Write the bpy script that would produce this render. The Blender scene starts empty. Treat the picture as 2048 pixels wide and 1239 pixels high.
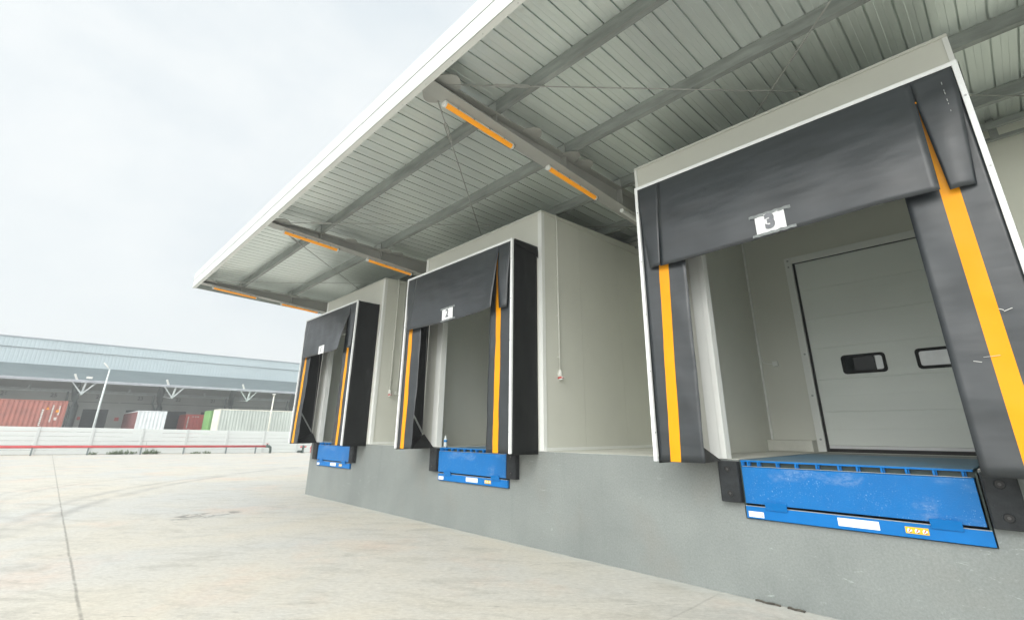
import bpy, bmesh, math, random
from mathutils import Vector, Matrix
random.seed(4)
R = math.radians
SC = bpy.context.scene
COL = SC.collection

# ------------------------------------------------------------------ materials
def node(nt, t, **kw):
    n = nt.nodes.new(t)
    for k, v in kw.items(): setattr(n, k, v)
    return n

def ramp(nt, fac, a, b, ca=(0, 0, 0, 1), cb=(1, 1, 1, 1)):
    r = node(nt, 'ShaderNodeValToRGB')
    r.color_ramp.elements[0].position = a; r.color_ramp.elements[1].position = b
    r.color_ramp.elements[0].color = ca; r.color_ramp.elements[1].color = cb
    nt.links.new(fac, r.inputs[0]); return r.outputs[0]

def noise(nt, vec, scale, detail=4, rough=.6, dist=0):
    n = node(nt, 'ShaderNodeTexNoise'); n.inputs['Scale'].default_value = scale
    n.inputs['Detail'].default_value = detail; n.inputs['Roughness'].default_value = rough
    n.inputs['Distortion'].default_value = dist
    nt.links.new(vec, n.inputs['Vector']); return n.outputs['Fac']

def mixc(nt, fac, a, b, mode='MIX'):
    m = node(nt, 'ShaderNodeMix', data_type='RGBA', blend_type=mode)
    if isinstance(fac, (int, float)): m.inputs[0].default_value = fac
    else: nt.links.new(fac, m.inputs[0])
    for i, v in ((6, a), (7, b)):
        if isinstance(v, tuple): m.inputs[i].default_value = (*v[:3], 1)
        else: nt.links.new(v, m.inputs[i])
    return m.outputs[2]

def mth(nt, op, a, b=None, c=None):
    m = node(nt, 'ShaderNodeMath', operation=op)
    for i, v in enumerate((a, b, c)):
        if v is None: continue
        if isinstance(v, (int, float)): m.inputs[i].default_value = v
        else: nt.links.new(v, m.inputs[i])
    return m.outputs[0]

def mapping(nt, vec, scale=(1, 1, 1), loc=(0, 0, 0), rot=(0, 0, 0)):
    m = node(nt, 'ShaderNodeMapping'); m.inputs['Scale'].default_value = scale
    m.inputs['Location'].default_value = loc; m.inputs['Rotation'].default_value = rot
    nt.links.new(vec, m.inputs['Vector']); return m.outputs[0]

def turned(nt, vec, ang, scale):
    return mapping(nt, mapping(nt, vec, rot=(0, 0, ang)), scale)

def base(name):
    m = bpy.data.materials.new(name); m.use_nodes = True
    nt = m.node_tree; b = nt.nodes['Principled BSDF']
    tc = node(nt, 'ShaderNodeTexCoord'); return m, nt, b, tc

def mat(name, col, rough=.6, metal=0., var=.12, scale=1.5, col2=None, bump=0., bscale=40, stretch=(1, 1, 1), spec=.5, rvar=.08, fine=0., bdist=.02, bdet=4):
    """plain paint / metal / plastic with broad tonal variation, roughness variation and a little bump"""
    m, nt, b, tc = base(name)
    v = mapping(nt, tc.outputs['Object'], stretch)
    n1 = noise(nt, v, scale, 5, .6)
    c2 = col2 or tuple(c * (1 - var * 1.6) for c in col)
    cc = mixc(nt, ramp(nt, n1, .3, .72), tuple(min(1, c * (1 + var * .5)) for c in col), c2)
    if fine:
        cc = mixc(nt, fine, cc, noise(nt, v, 60, 3, .7), 'OVERLAY')
    nt.links.new(cc, b.inputs['Base Color'])
    b.inputs['Metallic'].default_value = metal
    b.inputs['Specular IOR Level'].default_value = spec
    r = mth(nt, 'MULTIPLY_ADD', noise(nt, v, scale * 4, 3), rvar * 2, rough - rvar)
    nt.links.new(r, b.inputs['Roughness'])
    if bump:
        bp = node(nt, 'ShaderNodeBump'); bp.inputs['Strength'].default_value = bump; bp.inputs['Distance'].default_value = bdist
        nt.links.new(noise(nt, v, bscale, bdet, .45), bp.inputs['Height']); nt.links.new(bp.outputs[0], b.inputs['Normal'])
    return m

M = {}
M['panel'] = mat('panel_paint', (.645, .655, .59), .5, var=.035, scale=.9, rvar=.06)
M['panel_in'] = mat('inner_panel_paint', (.72, .745, .69), .5, var=.04, scale=.9)
M['trim'] = mat('pale_flashing', (.78, .80, .77), .4, var=.04)
M['alu'] = mat('white_aluminium', (.80, .82, .82), .35, var=.04, scale=4)
M['fascia'] = mat('white_fascia_sheet', (.54, .565, .555), .4, var=.03)
M['soffit'] = mat('galvanised_sheet', (.76, .82, .79), .36, metal=.62, var=.025, scale=.8, stretch=(4, .2, 1), rvar=.06)
M['purlin'] = mat('galvanised_purlin', (.285, .31, .295), .5, metal=.2, var=.25, scale=2.5, stretch=(.6, 3, 3))
M['girder'] = mat('grey_steel_paint', (.36, .365, .34), .5, var=.08, scale=2)
M['rod'] = mat('brace_steel', (.36, .37, .35), .5, metal=.3)
M['fabric'] = mat('black_vinyl', (.018, .024, .029), .38, var=.2, scale=1.4, bump=.32, bscale=1.1, stretch=(1, 1, 3.2), spec=.75, rvar=.05, bdist=.05, bdet=2.5)
M['fabric_dark'] = mat('black_cover_fabric', (.008, .0095, .010), .6, spec=.3, var=.3, scale=2, bump=.5, bscale=4, stretch=(1, 1, .5))
M['yellow'] = mat('yellow_reflective_tape', (.80, .325, .0), .45, spec=.25, var=.03, scale=2)
M['rubber'] = mat('black_rubber', (.026, .030, .033), .7, spec=.3, var=.3, scale=6, bump=.2, bscale=60, rvar=.15, fine=.1)
M['bolt'] = mat('dull_bolt_steel', (.10, .10, .10), .45, metal=.7)
M['black'] = mat('black_gasket', (.012, .012, .012), .6)
M['frame_black'] = mat('black_window_frame', (.006, .008, .008), .55, spec=.2)
M['white_paper'] = mat('white_paper', (.84, .85, .86), .55, var=.02, rvar=.02)
M['tape'] = mat('clear_packing_tape', (.24, .265, .265), .3, var=.25, scale=20, bump=.5, bscale=60)
M['digit'] = mat('faded_grey_print', (.20, .21, .23), .6, var=.15, scale=20)
M['digit_dark'] = mat('dark_print', (.17, .18, .19), .6)
M['steel_lite'] = mat('zinc_steel', (.42, .44, .43), .4, metal=.5)
M['white_pvc'] = mat('white_pvc', (.62, .63, .58), .45, var=.06)
M['red'] = mat('red_plastic', (.52, .05, .04), .45)
M['lamp_orange'] = mat('orange_lamp_cover', (.88, .34, .008), .3, var=.04, scale=8)
M['lamp_orange'].node_tree.nodes['Principled BSDF'].inputs['Emission Color'].default_value = (1, .38, .01, 1)
M['lamp_orange'].node_tree.nodes['Principled BSDF'].inputs['Emission Strength'].default_value = .22
M['lamp_white'] = mat('white_lamp_body', (.72, .73, .70), .4)
M['sticker_red'] = mat('sticker_red', (.55, .06, .03), .5)
M['sticker_grey'] = mat('sticker_grey', (.40, .41, .42), .5)
M['door'] = mat('door_panel_paint', (.80, .845, .80), .45, var=.035, scale=.8, stretch=(.5, 1, 2))
M['pipe_red'] = mat('red_pipe_paint', (.55, .055, .06), .4, var=.12)
M['valve_green'] = mat('dark_valve_paint', (.04, .07, .06), .5)
M['fence'] = mat('white_precast', (.62, .655, .64), .7, var=.03, scale=.7, stretch=(1, 1, 3), fine=.04)
M['fence_post'] = mat('pale_post', (.54, .57, .56), .7, var=.05)
M['leaf'] = mat('weed_leaf', (.13, .21, .08), .6, var=.4, scale=9)
M['far_sheet'] = mat('pale_blue_cladding', (.41, .49, .52), .5, var=.05, scale=.3, stretch=(1, 1, .4))
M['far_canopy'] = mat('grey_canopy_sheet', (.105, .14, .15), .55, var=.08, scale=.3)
M['far_edge'] = mat('canopy_edge_steel', (.42, .45, .49), .5)
M['far_wall'] = mat('far_grey_wall', (.44, .47, .45), .7, var=.08, scale=.4)
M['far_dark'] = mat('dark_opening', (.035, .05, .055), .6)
M['far_steel'] = mat('far_white_steel', (.62, .68, .68), .5)
M['far_col'] = mat('far_grey_steel', (.16, .20, .20), .6, var=.2)
M['cont_rust'] = mat('rust_red_container', (.36, .125, .095), .55, var=.2, scale=1.5, col2=(.27, .10, .08))
M['cont_dark'] = mat('dark_red_container', (.20, .075, .075), .6, var=.2)
M['cont_red'] = mat('bright_red_container', (.56, .10, .08), .5, var=.1)
M['cont_white'] = mat('white_container', (.70, .74, .76), .5, var=.08)
M['cont_green'] = mat('green_container', (.20, .42, .14), .5, var=.08)
M['cont_grey'] = mat('grey_container', (.50, .55, .51), .55, var=.16, scale=.9, stretch=(1, 1, .25))
M['cream'] = mat('cream_container_end', (.74, .74, .64), .5)
M['tyre'] = mat('tyre_rubber', (.02, .02, .02), .8)
M['pvc_bottle'] = mat('cloudy_plastic', (.62, .67, .68), .2, var=.1)
M['blue_label'] = mat('blue_label', (.02, .22, .55), .4)
M['gable'] = mat('gable_sheet', (.42, .46, .44), .5)
M['debris'] = mat('old_timber_scrap', (.10, .09, .07), .8, var=.4, scale=9)

def m_glass():
    m, nt, b, tc = base('dark_window_glass')
    b.inputs['Base Color'].default_value = (.015, .02, .02, 1); b.inputs['Roughness'].default_value = .03
    b.inputs['Specular IOR Level'].default_value = .12
    return m
M['sticker_yellow'] = mat('sticker_yellow', (.84, .50, .02), .5, spec=.3)
M['glass'] = m_glass()
M['bright_pane'] = mat('pane_light_colour', (.66, .70, .70), .12, var=.12, scale=3, spec=.6)  # pale colour stands in for the bright light showing in the door panes

def m_blue():
    """blue tread plate: raised speckle, chalky worn patches where pallets and forks rub"""
    m, nt, b, tc = base('blue_steel_paint')
    o = tc.outputs['Object']
    w1 = noise(nt, mapping(nt, o, (1, 1, 1.6), loc=(.9, .2, .4)), 2.2, 3, .5)
    w2 = noise(nt, mapping(nt, o, (.45, 1, 1)), 42, 4, .75)
    worn = mth(nt, 'MULTIPLY', ramp(nt, w1, .55, .66), ramp(nt, w2, .36, .60))
    spk = ramp(nt, noise(nt, o, 75, 3, .6), .62, .70)
    spk = mth(nt, 'MULTIPLY', spk, ramp(nt, noise(nt, o, 3.2, 3), .38, .6))
    c = mixc(nt, ramp(nt, noise(nt, o, 1.3, 4), .3, .7), (.001, .15, .44), (.001, .12, .37))
    c = mixc(nt, mth(nt, 'MULTIPLY', worn, .36), c, (.26, .36, .52))
    c = mixc(nt, mth(nt, 'MULTIPLY', spk, .45), c, (.40, .55, .68))
    nt.links.new(c, b.inputs['Base Color'])
    nt.links.new(mth(nt, 'MULTIPLY_ADD', worn, .3, .40), b.inputs['Roughness']); b.inputs['Specular IOR Level'].default_value = .3
    bp = node(nt, 'ShaderNodeBump'); bp.inputs['Strength'].default_value = .35; bp.inputs['Distance'].default_value = .004
    nt.links.new(noise(nt, o, 90, 2), bp.inputs['Height']); nt.links.new(bp.outputs[0], b.inputs['Normal'])
    return m
M['blue'] = m_blue()
M['blue_bar'] = mat('blue_bar_paint', (.001, .155, .47), .45, spec=.25, var=.08, scale=3)
M['deck'] = mat('blue_deck_plate', (.09, .20, .30), .6, var=.2, scale=2.5, col2=(.16, .22, .25), spec=.25, bump=.2, bscale=80)

def m_render():
    """painted cement render of the platform: blotches, damp runs, scuffs and chalk marks"""
    m, nt, b, tc = base('grey_green_render')
    o = tc.outputs['Object']
    c = mixc(nt, ramp(nt, noise(nt, o, .55, 5, .6, .4), .32, .7), (.228, .250, .240), (.174, .193, .186))
    run = noise(nt, mapping(nt, o, (5.5, 1, .35)), 1.0, 4, .6)
    c = mixc(nt, mth(nt, 'MULTIPLY', ramp(nt, run, .55, .85), .3), c, (.12, .145, .135))
    scf = mth(nt, 'MULTIPLY', ramp(nt, noise(nt, mapping(nt, o, (3, 1, 9), rot=(0, .5, 0)), 1.8, 6, .75, .6), .61, .67), ramp(nt, noise(nt, o, .9, 2), .45, .65))
    c = mixc(nt, mth(nt, 'MULTIPLY', scf, .6), c, (.38, .43, .41))
    warm = ramp(nt, noise(nt, mapping(nt, o, loc=(7, 3, 1)), .8, 3), .56, .75)
    c = mixc(nt, mth(nt, 'MULTIPLY', warm, .4), c, (.22, .205, .178))
    c = mixc(nt, .42, c, noise(nt, o, 48, 4, .75), 'OVERLAY')
    nt.links.new(c, b.inputs['Base Color'])
    nt.links.new(mth(nt, 'MULTIPLY_ADD', noise(nt, o, 3, 3), .25, .45), b.inputs['Roughness'])
    bp = node(nt, 'ShaderNodeBump'); bp.inputs['Strength'].default_value = .25; bp.inputs['Distance'].default_value = .01
    h = mth(nt, 'ADD', noise(nt, o, 9, 5, .6), mth(nt, 'MULTIPLY', noise(nt, o, 90, 2), .3))
    nt.links.new(h, bp.inputs['Height']); nt.links.new(bp.outputs[0], b.inputs['Normal'])
    return m
M['render'] = m_render()

def m_ground():
    """yard concrete: warm and grey bays, float marks, saw-cut joints, tyre arcs, an oil stain"""
    m, nt, b, tc = base('yard_concrete')
    o = tc.outputs['Object']
    sx = node(nt, 'ShaderNodeSeparateXYZ'); nt.links.new(o, sx.inputs[0]); X, Y = sx.outputs[0], sx.outputs[1]
    warm, grey, pink = (.55, .52, .445), (.50, .505, .48), (.60, .485, .395)
    n1 = noise(nt, mapping(nt, o, (1, 1, 1), rot=(0, 0, .5)), .28, 6, .62, .5)
    c = mixc(nt, ramp(nt, n1, .36, .64), warm, grey)
    c = mixc(nt, mth(nt, 'MULTIPLY', ramp(nt, noise(nt, mapping(nt, o, loc=(3, 9, 0)), .5, 4), .54, .74), .7), c, pink)
    fl = noise(nt, turned(nt, o, -.72, (.9, 2.6, 1)), 1.2, 6, .66, .6)
    c = mixc(nt, mth(nt, 'MULTIPLY', ramp(nt, fl, .50, .72), .55), c, (.31, .302, .262))
    c = mixc(nt, mth(nt, 'MULTIPLY', ramp(nt, fl, .22, .40, (1, 1, 1, 1), (0, 0, 0, 1)), .55), c, (.55, .545, .485))
    c = mixc(nt, .48, c, noise(nt, turned(nt, o, -.72, (.8, 1.5, 1)), 15, 6, .8), 'OVERLAY')
    fleck = ramp(nt, noise(nt, turned(nt, o, -.72, (.6, 1.6, 1)), 6.5, 2, .5), .71, .74)
    c = mixc(nt, mth(nt, 'MULTIPLY', fleck, .55), c, (.27, .26, .23))
    bl = ramp(nt, noise(nt, mapping(nt, o, loc=(1, 4, 0)), 1.1, 6, .7, .8), .56, .70)
    c = mixc(nt, mth(nt, 'MULTIPLY', bl, .26), c, (.36, .355, .30))
    # tyre arcs
    br = noise(nt, mapping(nt, o, (1, 1, 1)), .9, 4, .6)
    for cx, cy, rr, w, s in ((-10.044, 8.552, 14.66, .20, .5), (-10.044, 8.552, 14.05, .16, .28), (-5.476, 16.37, 22.95, .24, .5), (-15.83, 2.19, 8.45, .18, .4), (-15.83, 2.19, 8.95, .14, .3),):
        d = mth(nt, 'SQRT', mth(nt, 'ADD', mth(nt, 'POWER', mth(nt, 'SUBTRACT', X, cx), 2), mth(nt, 'POWER', mth(nt, 'SUBTRACT', Y, cy), 2)))
        d = mth(nt, 'ADD', d, mth(nt, 'MULTIPLY', br, .12))
        k = mth(nt, 'SUBTRACT', 1, mth(nt, 'DIVIDE', mth(nt, 'ABSOLUTE', mth(nt, 'SUBTRACT', d, rr + .06)), w))
        k = mth(nt, 'MULTIPLY', mth(nt, 'MAXIMUM', k, 0), ramp(nt, br, .3, .6))
        inx = mth(nt, 'MULTIPLY', mth(nt, 'LESS_THAN', Y, 4.0), ramp(nt, mth(nt, 'MULTIPLY', X, -.05), .53, .66))
        c = mixc(nt, mth(nt, 'MULTIPLY', mth(nt, 'MULTIPLY', k, s * 1.15), inx), c, (.27, .27, .255))
    # oil stain
    sv = mapping(nt, o, loc=(11.25, 3.0, 0)); sp = node(nt, 'ShaderNodeSeparateXYZ'); nt.links.new(sv, sp.inputs[0])
    e = mth(nt, 'ADD', mth(nt, 'POWER', mth(nt, 'DIVIDE', sp.outputs[0], .42), 2), mth(nt, 'POWER', mth(nt, 'DIVIDE', sp.outputs[1], .95), 2))
    st = mth(nt, 'MULTIPLY', ramp(nt, e, .35, 1.0, (1, 1, 1, 1), (0, 0, 0, 1)), ramp(nt, noise(nt, mapping(nt, o, (1.6, 1, 1), loc=(0, .3, 0)), 2.6, 4, .6, .8), .50, .57))
    c = mixc(nt, mth(nt, 'MULTIPLY', st, .8), c, (.17, .17, .155))
    # saw cut joints
    jl = mth(nt, 'ABSOLUTE', mth(nt, 'ADD', mth(nt, 'MULTIPLY_ADD', X, .0141, 5.315), mth(nt, 'ADD', Y, mth(nt, 'MULTIPLY', mth(nt, 'SUBTRACT', noise(nt, o, 1.2, 5, .7), .5), .05))))
    jl = mth(nt, 'MULTIPLY', ramp(nt, jl, .006, .021, (1, 1, 1, 1), (0, 0, 0, 1)), ramp(nt, noise(nt, o, 5, 3), .25, .5))
    c = mixc(nt, mth(nt, 'MULTIPLY', jl, .62), c, (.17, .165, .145))
    for xo, s in ((12.05, .35), (1.35, .3)):
        j2 = mth(nt, 'ABSOLUTE', mth(nt, 'ADD', X, mth(nt, 'ADD', mth(nt, 'MULTIPLY', noise(nt, o, .8, 5, .7), .12), xo)))
        c = mixc(nt, mth(nt, 'MULTIPLY', ramp(nt, j2, .004, .02, (1, 1, 1, 1), (0, 0, 0, 1)), s), c, (.22, .21, .19))
    # pale cement wash along the platform foot
    ft = mth(nt, 'MULTIPLY', ramp(nt, mth(nt, 'ADD', mth(nt, 'ABSOLUTE', Y), mth(nt, 'MULTIPLY', br, .4)), .12, .42, (1, 1, 1, 1), (0, 0, 0, 1)), mth(nt, 'GREATER_THAN', X, -13.6))
    c = mixc(nt, mth(nt, 'MULTIPLY', ft, .7), c, (.50, .53, .51))
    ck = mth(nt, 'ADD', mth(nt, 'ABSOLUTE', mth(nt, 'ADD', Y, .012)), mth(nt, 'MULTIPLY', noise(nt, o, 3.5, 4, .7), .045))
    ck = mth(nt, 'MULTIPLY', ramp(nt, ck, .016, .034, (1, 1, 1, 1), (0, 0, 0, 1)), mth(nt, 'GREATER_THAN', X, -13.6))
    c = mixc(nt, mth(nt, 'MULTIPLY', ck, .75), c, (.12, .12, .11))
    nt.links.new(c, b.inputs['Base Color'])
    nt.links.new(mth(nt, 'MULTIPLY_ADD', n1, .3, .55), b.inputs['Roughness'])
    b.inputs['Specular IOR Level'].default_value = .35
    bp = node(nt, 'ShaderNodeBump'); bp.inputs['Strength'].default_value = .3; bp.inputs['Distance'].default_value = .012
    nt.links.new(mth(nt, 'ADD', fl, mth(nt, 'MULTIPLY', noise(nt, o, 40, 4), .4)), bp.inputs['Height']); nt.links.new(bp.outputs[0], b.inputs['Normal'])
    return m
M['ground'] = m_ground()
M['floor'] = mat('platform_floor', (.60, .61, .55), .7, var=.15, scale=1.5, fine=.1)

# ------------------------------------------------------------------ mesh builder
class MB:
    def __init__(s): s.v, s.f, s.mi, s.mats = [], [], [], []; s.cur = 0
    def use(s, m):
        if m not in s.mats: s.mats.append(m)
        s.cur = s.mats.index(m); return s
    def face(s, pts):
        n = len(s.v); s.v += [Vector(p) for p in pts]; s.f.append(list(range(n, n + len(pts)))); s.mi.append(s.cur)
    def add(s, vs, fs):
        n = len(s.v); s.v += [Vector(p) for p in vs]
        for f in fs: s.f.append([i + n for i in f]); s.mi.append(s.cur)
        return s
    def box(s, x0, x1, y0, y1, z0, z1):
        if x0 > x1: x0, x1 = x1, x0
        if y0 > y1: y0, y1 = y1, y0
        if z0 > z1: z0, z1 = z1, z0
        return s.add([(x, y, z) for x in (x0, x1) for y in (y0, y1) for z in (z0, z1)],
              [(0, 1, 3, 2), (4, 6, 7, 5), (0, 4, 5, 1), (2, 3, 7, 6), (0, 2, 6, 4), (1, 5, 7, 3)])
    def prism(s, prof, axis, a, b):
        """closed profile of 2D points swept along an axis; prof is (y,z) for x, (x,z) for y, (x,y) for z"""
        def P(p, t): return {'x': (t, p[0], p[1]), 'y': (p[0], t, p[1]), 'z': (p[0], p[1], t)}[axis]
        n = len(prof)
        return s.add([P(p, a) for p in prof] + [P(p, b) for p in prof],
              [tuple(range(n)), tuple(range(2 * n - 1, n - 1, -1))] + [(i, i + n, (i + 1) % n + n, (i + 1) % n) for i in range(n)])
    def bar(s, p, q, w, h, up=(0, 0, 1)):
        p, q = Vector(p), Vector(q); d = (q - p).normalized(); sd = d.cross(Vector(up)).normalized(); u = sd.cross(d)
        vs = [c + sd * a * w / 2 + u * e * h / 2 for c in (p, q) for a, e in ((-1, -1), (1, -1), (1, 1), (-1, 1))]
        return s.add(vs, [(0, 1, 2, 3), (7, 6, 5, 4)] + [(i, i + 4, (i + 1) % 4 + 4, (i + 1) % 4) for i in range(4)])
    def tube(s, path, r, n=8, cap=True):
        path = [Vector(p) for p in path]; rs = r if isinstance(r, (list, tuple)) else [r] * len(path)
        vs = []; fs = []
        for i, p in enumerate(path):
            d = (path[min(i + 1, len(path) - 1)] - path[max(i - 1, 0)]).normalized()
            a = d.cross(Vector((0, 0, 1)) if abs(d.z) < .9 else Vector((1, 0, 0))).normalized(); c = d.cross(a)
            vs += [p + (a * math.cos(t) + c * math.sin(t)) * rs[i] for t in (2 * math.pi * k / n for k in range(n))]
        for i in range(len(path) - 1):
            fs += [(i * n + k, i * n + (k + 1) % n, (i + 1) * n + (k + 1) % n, (i + 1) * n + k) for k in range(n)]
        if cap: fs += [tuple(range(n - 1, -1, -1)), tuple(range((len(path) - 1) * n, len(path) * n))]
        return s.add(vs, fs)
    def grid(s, fn, nu, nv):
        vs = [fn(i / nu, j / nv) for j in range(nv + 1) for i in range(nu + 1)]
        return s.add(vs, [(j * (nu + 1) + i, j * (nu + 1) + i + 1, (j + 1) * (nu + 1) + i + 1, (j + 1) * (nu + 1) + i) for j in range(nv) for i in range(nu)])
    def cells(s, xs, ys, zs, full):
        """boundary faces of the filled cells of a rectangular grid: one clean shell with openings"""
        ok = lambda i, j, k: 0 <= i < len(xs) - 1 and 0 <= j < len(ys) - 1 and 0 <= k < len(zs) - 1 and full((xs[i] + xs[i + 1]) / 2, (ys[j] + ys[j + 1]) / 2, (zs[k] + zs[k + 1]) / 2)
        for i in range(len(xs) - 1):
            for j in range(len(ys) - 1):
                for k in range(len(zs) - 1):
                    if not ok(i, j, k): continue
                    a, b, c, d, e, f = xs[i], xs[i + 1], ys[j], ys[j + 1], zs[k], zs[k + 1]
                    if not ok(i - 1, j, k): s.face([(a, c, e), (a, c, f), (a, d, f), (a, d, e)])
                    if not ok(i + 1, j, k): s.face([(b, c, e), (b, d, e), (b, d, f), (b, c, f)])
                    if not ok(i, j - 1, k): s.face([(a, c, e), (b, c, e), (b, c, f), (a, c, f)])
                    if not ok(i, j + 1, k): s.face([(a, d, e), (a, d, f), (b, d, f), (b, d, e)])
                    if not ok(i, j, k - 1): s.face([(a, c, e), (a, d, e), (b, d, e), (b, c, e)])
                    if not ok(i, j, k + 1): s.face([(a, c, f), (b, c, f), (b, d, f), (a, d, f)])
        return s
    def build(s, name, m=None, parent=None, smooth=False, bevel=0, solid=0, weld=True, loc=None):
        if m is not None and not s.mats: s.mats = [m]
        org = wloc(parent) if parent else Vector(loc or (0, 0, 0))
        me = bpy.data.meshes.new(name)
        me.from_pydata([v - org for v in s.v], [], s.f)
        for x in s.mats: me.materials.append(M[x] if isinstance(x, str) else x)
        for p, i in zip(me.polygons, s.mi): p.material_index = i
        if weld:
            bm = bmesh.new(); bm.from_mesh(me); bmesh.ops.remove_doubles(bm, verts=bm.verts, dist=1e-5)
            bmesh.ops.recalc_face_normals(bm, faces=bm.faces); bm.to_mesh(me); bm.free()
        if smooth: me.shade_smooth()
        o = bpy.data.objects.new(name, me); COL.objects.link(o)
        if parent: o.parent = parent
        else: o.location = org
        if solid:
            md = o.modifiers.new('thick', 'SOLIDIFY'); md.thickness = solid; md.offset = 0
        if bevel:
            md = o.modifiers.new('bev', 'BEVEL'); md.width = bevel; md.segments = 2; md.limit_method = 'ANGLE'; md.angle_limit = R(40)
        return o

def wloc(o):
    v = Vector((0, 0, 0))
    while o: v += o.location; o = o.parent
    return v
def tag(o, label=None, cat=None, group=None, kind=None):
    for k, v in (('label', label), ('category', cat), ('group', group), ('kind', kind)):
        if v: o[k] = v
    return o
def thing(name, label, cat, loc=(0, 0, 0), group=None):
    o = bpy.data.objects.new(name, None); o.empty_display_size = .2; COL.objects.link(o); o.location = loc
    return tag(o, label, cat, group)
def copy_tree(o, parent=None):
    c = o.copy(); COL.objects.link(c)
    if parent: c.parent = parent
    for ch in list(o.children): copy_tree(ch, c)
    return c
def dup(o, loc, label):
    c = copy_tree(o); c.location = loc; c['label'] = label; return c
def text_obj(s, name, m, parent, loc, size, width=1., bold=0., rot=(R(90), 0, 0), ext=.001):
    cu = bpy.data.curves.new(name, 'FONT'); cu.body = s; cu.size = size; cu.align_x = 'CENTER'; cu.align_y = 'CENTER'; cu.offset = bold; cu.extrude = ext
    t = bpy.data.objects.new(name, cu); COL.objects.link(t)
    dg = bpy.context.evaluated_depsgraph_get(); me = bpy.data.meshes.new_from_object(t.evaluated_get(dg))
    bpy.data.objects.remove(t); bpy.data.curves.remove(cu)
    me.transform(Matrix.Diagonal((width, 1, 1, 1))); me.transform(Matrix.Rotation(rot[2], 4, 'Z') @ Matrix.Rotation(rot[0], 4, 'X'))
    me.materials.clear(); me.materials.append(M[m])
    o = bpy.data.objects.new(name, me); COL.objects.link(o)
    o.parent = parent; o.location = Vector(loc) - wloc(parent)
    return o
def wob(x, z, s=0.):
    return (math.sin(x * 3.1 + z * 1.7 + s) + .6 * math.sin(x * 7.3 - z * 3.9 + s * 2.3) + .4 * math.sin(z * 9.1 + x * 2.2 + s * .7)) / 2

DX = [-11.86, -5.965, 0.0]          # dock centres, far to near
NUM = ['1', '2', '3']
WHERE = ['far left dock', 'middle dock', 'nearest dock at the right']
Y0 = -.63                            # front plane of the shelters

# ------------------------------------------------------------------ ground, camera, sky
def gz(x, y):
    t = min(1, max(0, (-x - 14) / 31)); return t * (.05 - .0157 * min(14, max(-12, y)))
xs = [-145, -120, -90, -70, -60, -52, -46, -42] + list(range(-38, -12, 3)) + [-14, -10, 0, 20, 60, 85]
ys = [-120, -90, -60, -30, -20, -12, -9, -6, -3, 0, 3, 6, 9, 12, 14, 20, 30, 60, 90, 125]
g = MB()
g.add([(x, y, gz(x, y)) for y in ys for x in xs], [(j * len(xs) + i, j * len(xs) + i + 1, (j + 1) * len(xs) + i + 1, (j + 1) * len(xs) + i) for j in range(len(ys) - 1) for i in range(len(xs) - 1)])
tag(g.build('yard_ground', 'ground'), kind='structure')

cd = bpy.data.cameras.new('camera'); co = bpy.data.objects.new('camera', cd); COL.objects.link(co)
r = Vector((.69864413, .71546217, .00320329)); u = Vector((.22570970, -.22464819, .94793899)); f = Vector((-.67893410, .66154899, .31843589))
co.matrix_world = Matrix(((r.x, u.x, -f.x, 1.44106), (r.y, u.y, -f.y, -5.97070), (r.z, u.z, -f.z, 1.70067), (0, 0, 0, 1)))
cd.sensor_width = 36; cd.lens = 947.4324 / 2048 * 36; cd.shift_x = -17.473 / 2048; cd.shift_y = -74.665 / 2048
cd.clip_start = .05; cd.clip_end = 3000
SC.camera = co

SUN_EL, SUN_AZ = R(35), R(163)       # azimuth clockwise from +Y: behind the camera's right shoulder
w = bpy.data.worlds.new('World'); SC.world = w; w.use_nodes = True
nt = w.node_tree; bg = nt.nodes['Background']
sky = node(nt, 'ShaderNodeTexSky', sky_type='NISHITA', sun_disc=False); sky.sun_elevation = SUN_EL; sky.sun_rotation = SUN_AZ
tc = node(nt, 'ShaderNodeTexCoord'); gv = tc.outputs['Generated']
sp = node(nt, 'ShaderNodeSeparateXYZ'); nt.links.new(gv, sp.inputs[0])
n1 = noise(nt, mapping(nt, gv, (1, 1, 2.2), loc=(.35, .1, .2)), 1.35, 5, .55, .35)
n2 = noise(nt, mapping(nt, gv, (1, 1, 1.8), loc=(2.3, .6, .1)), 2.6, 6, .6, .2)
cl = mth(nt, 'MULTIPLY_ADD', n2, .35, mth(nt, 'MULTIPLY', n1, .65))
cloud = mixc(nt, ramp(nt, cl, .36, .62), (8.9, 9.75, 10.25), (11.0, 11.4, 11.45))
low = ramp(nt, sp.outputs[2], .0, .42, (1, 1, 1, 1), (0, 0, 0, 1))
cloud = mixc(nt, mth(nt, 'MULTIPLY', low, .75), cloud, (11.3, 11.7, 11.6))
dp = node(nt, 'ShaderNodeVectorMath', operation='DOT_PRODUCT'); nt.links.new(gv, dp.inputs[0])
dp.inputs[1].default_value = (math.sin(SUN_AZ) * math.cos(SUN_EL), math.cos(SUN_AZ) * math.cos(SUN_EL), math.sin(SUN_EL))
glow = ramp(nt, dp.outputs['Value'], .25, 1.0)          # the overcast is brightest round the hidden sun
cloud = mixc(nt, glow, cloud, (27, 27, 26.4))
d2 = node(nt, 'ShaderNodeVectorMath', operation='DOT_PRODUCT'); nt.links.new(gv, d2.inputs[0]); d2.inputs[1].default_value = (.72, -.69, 0)
cloud = mixc(nt, 1.0, cloud, mth(nt, 'MULTIPLY_ADD', ramp(nt, d2.outputs['Value'], .15, .8), .75, 1.0), 'MULTIPLY')   # unseen sky behind the camera, brightened to light the docks
cover = mixc(nt, .94, sky.outputs[0], cloud)
nt.links.new(cover, bg.inputs['Color']); bg.inputs['Strength'].default_value = .092
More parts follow.
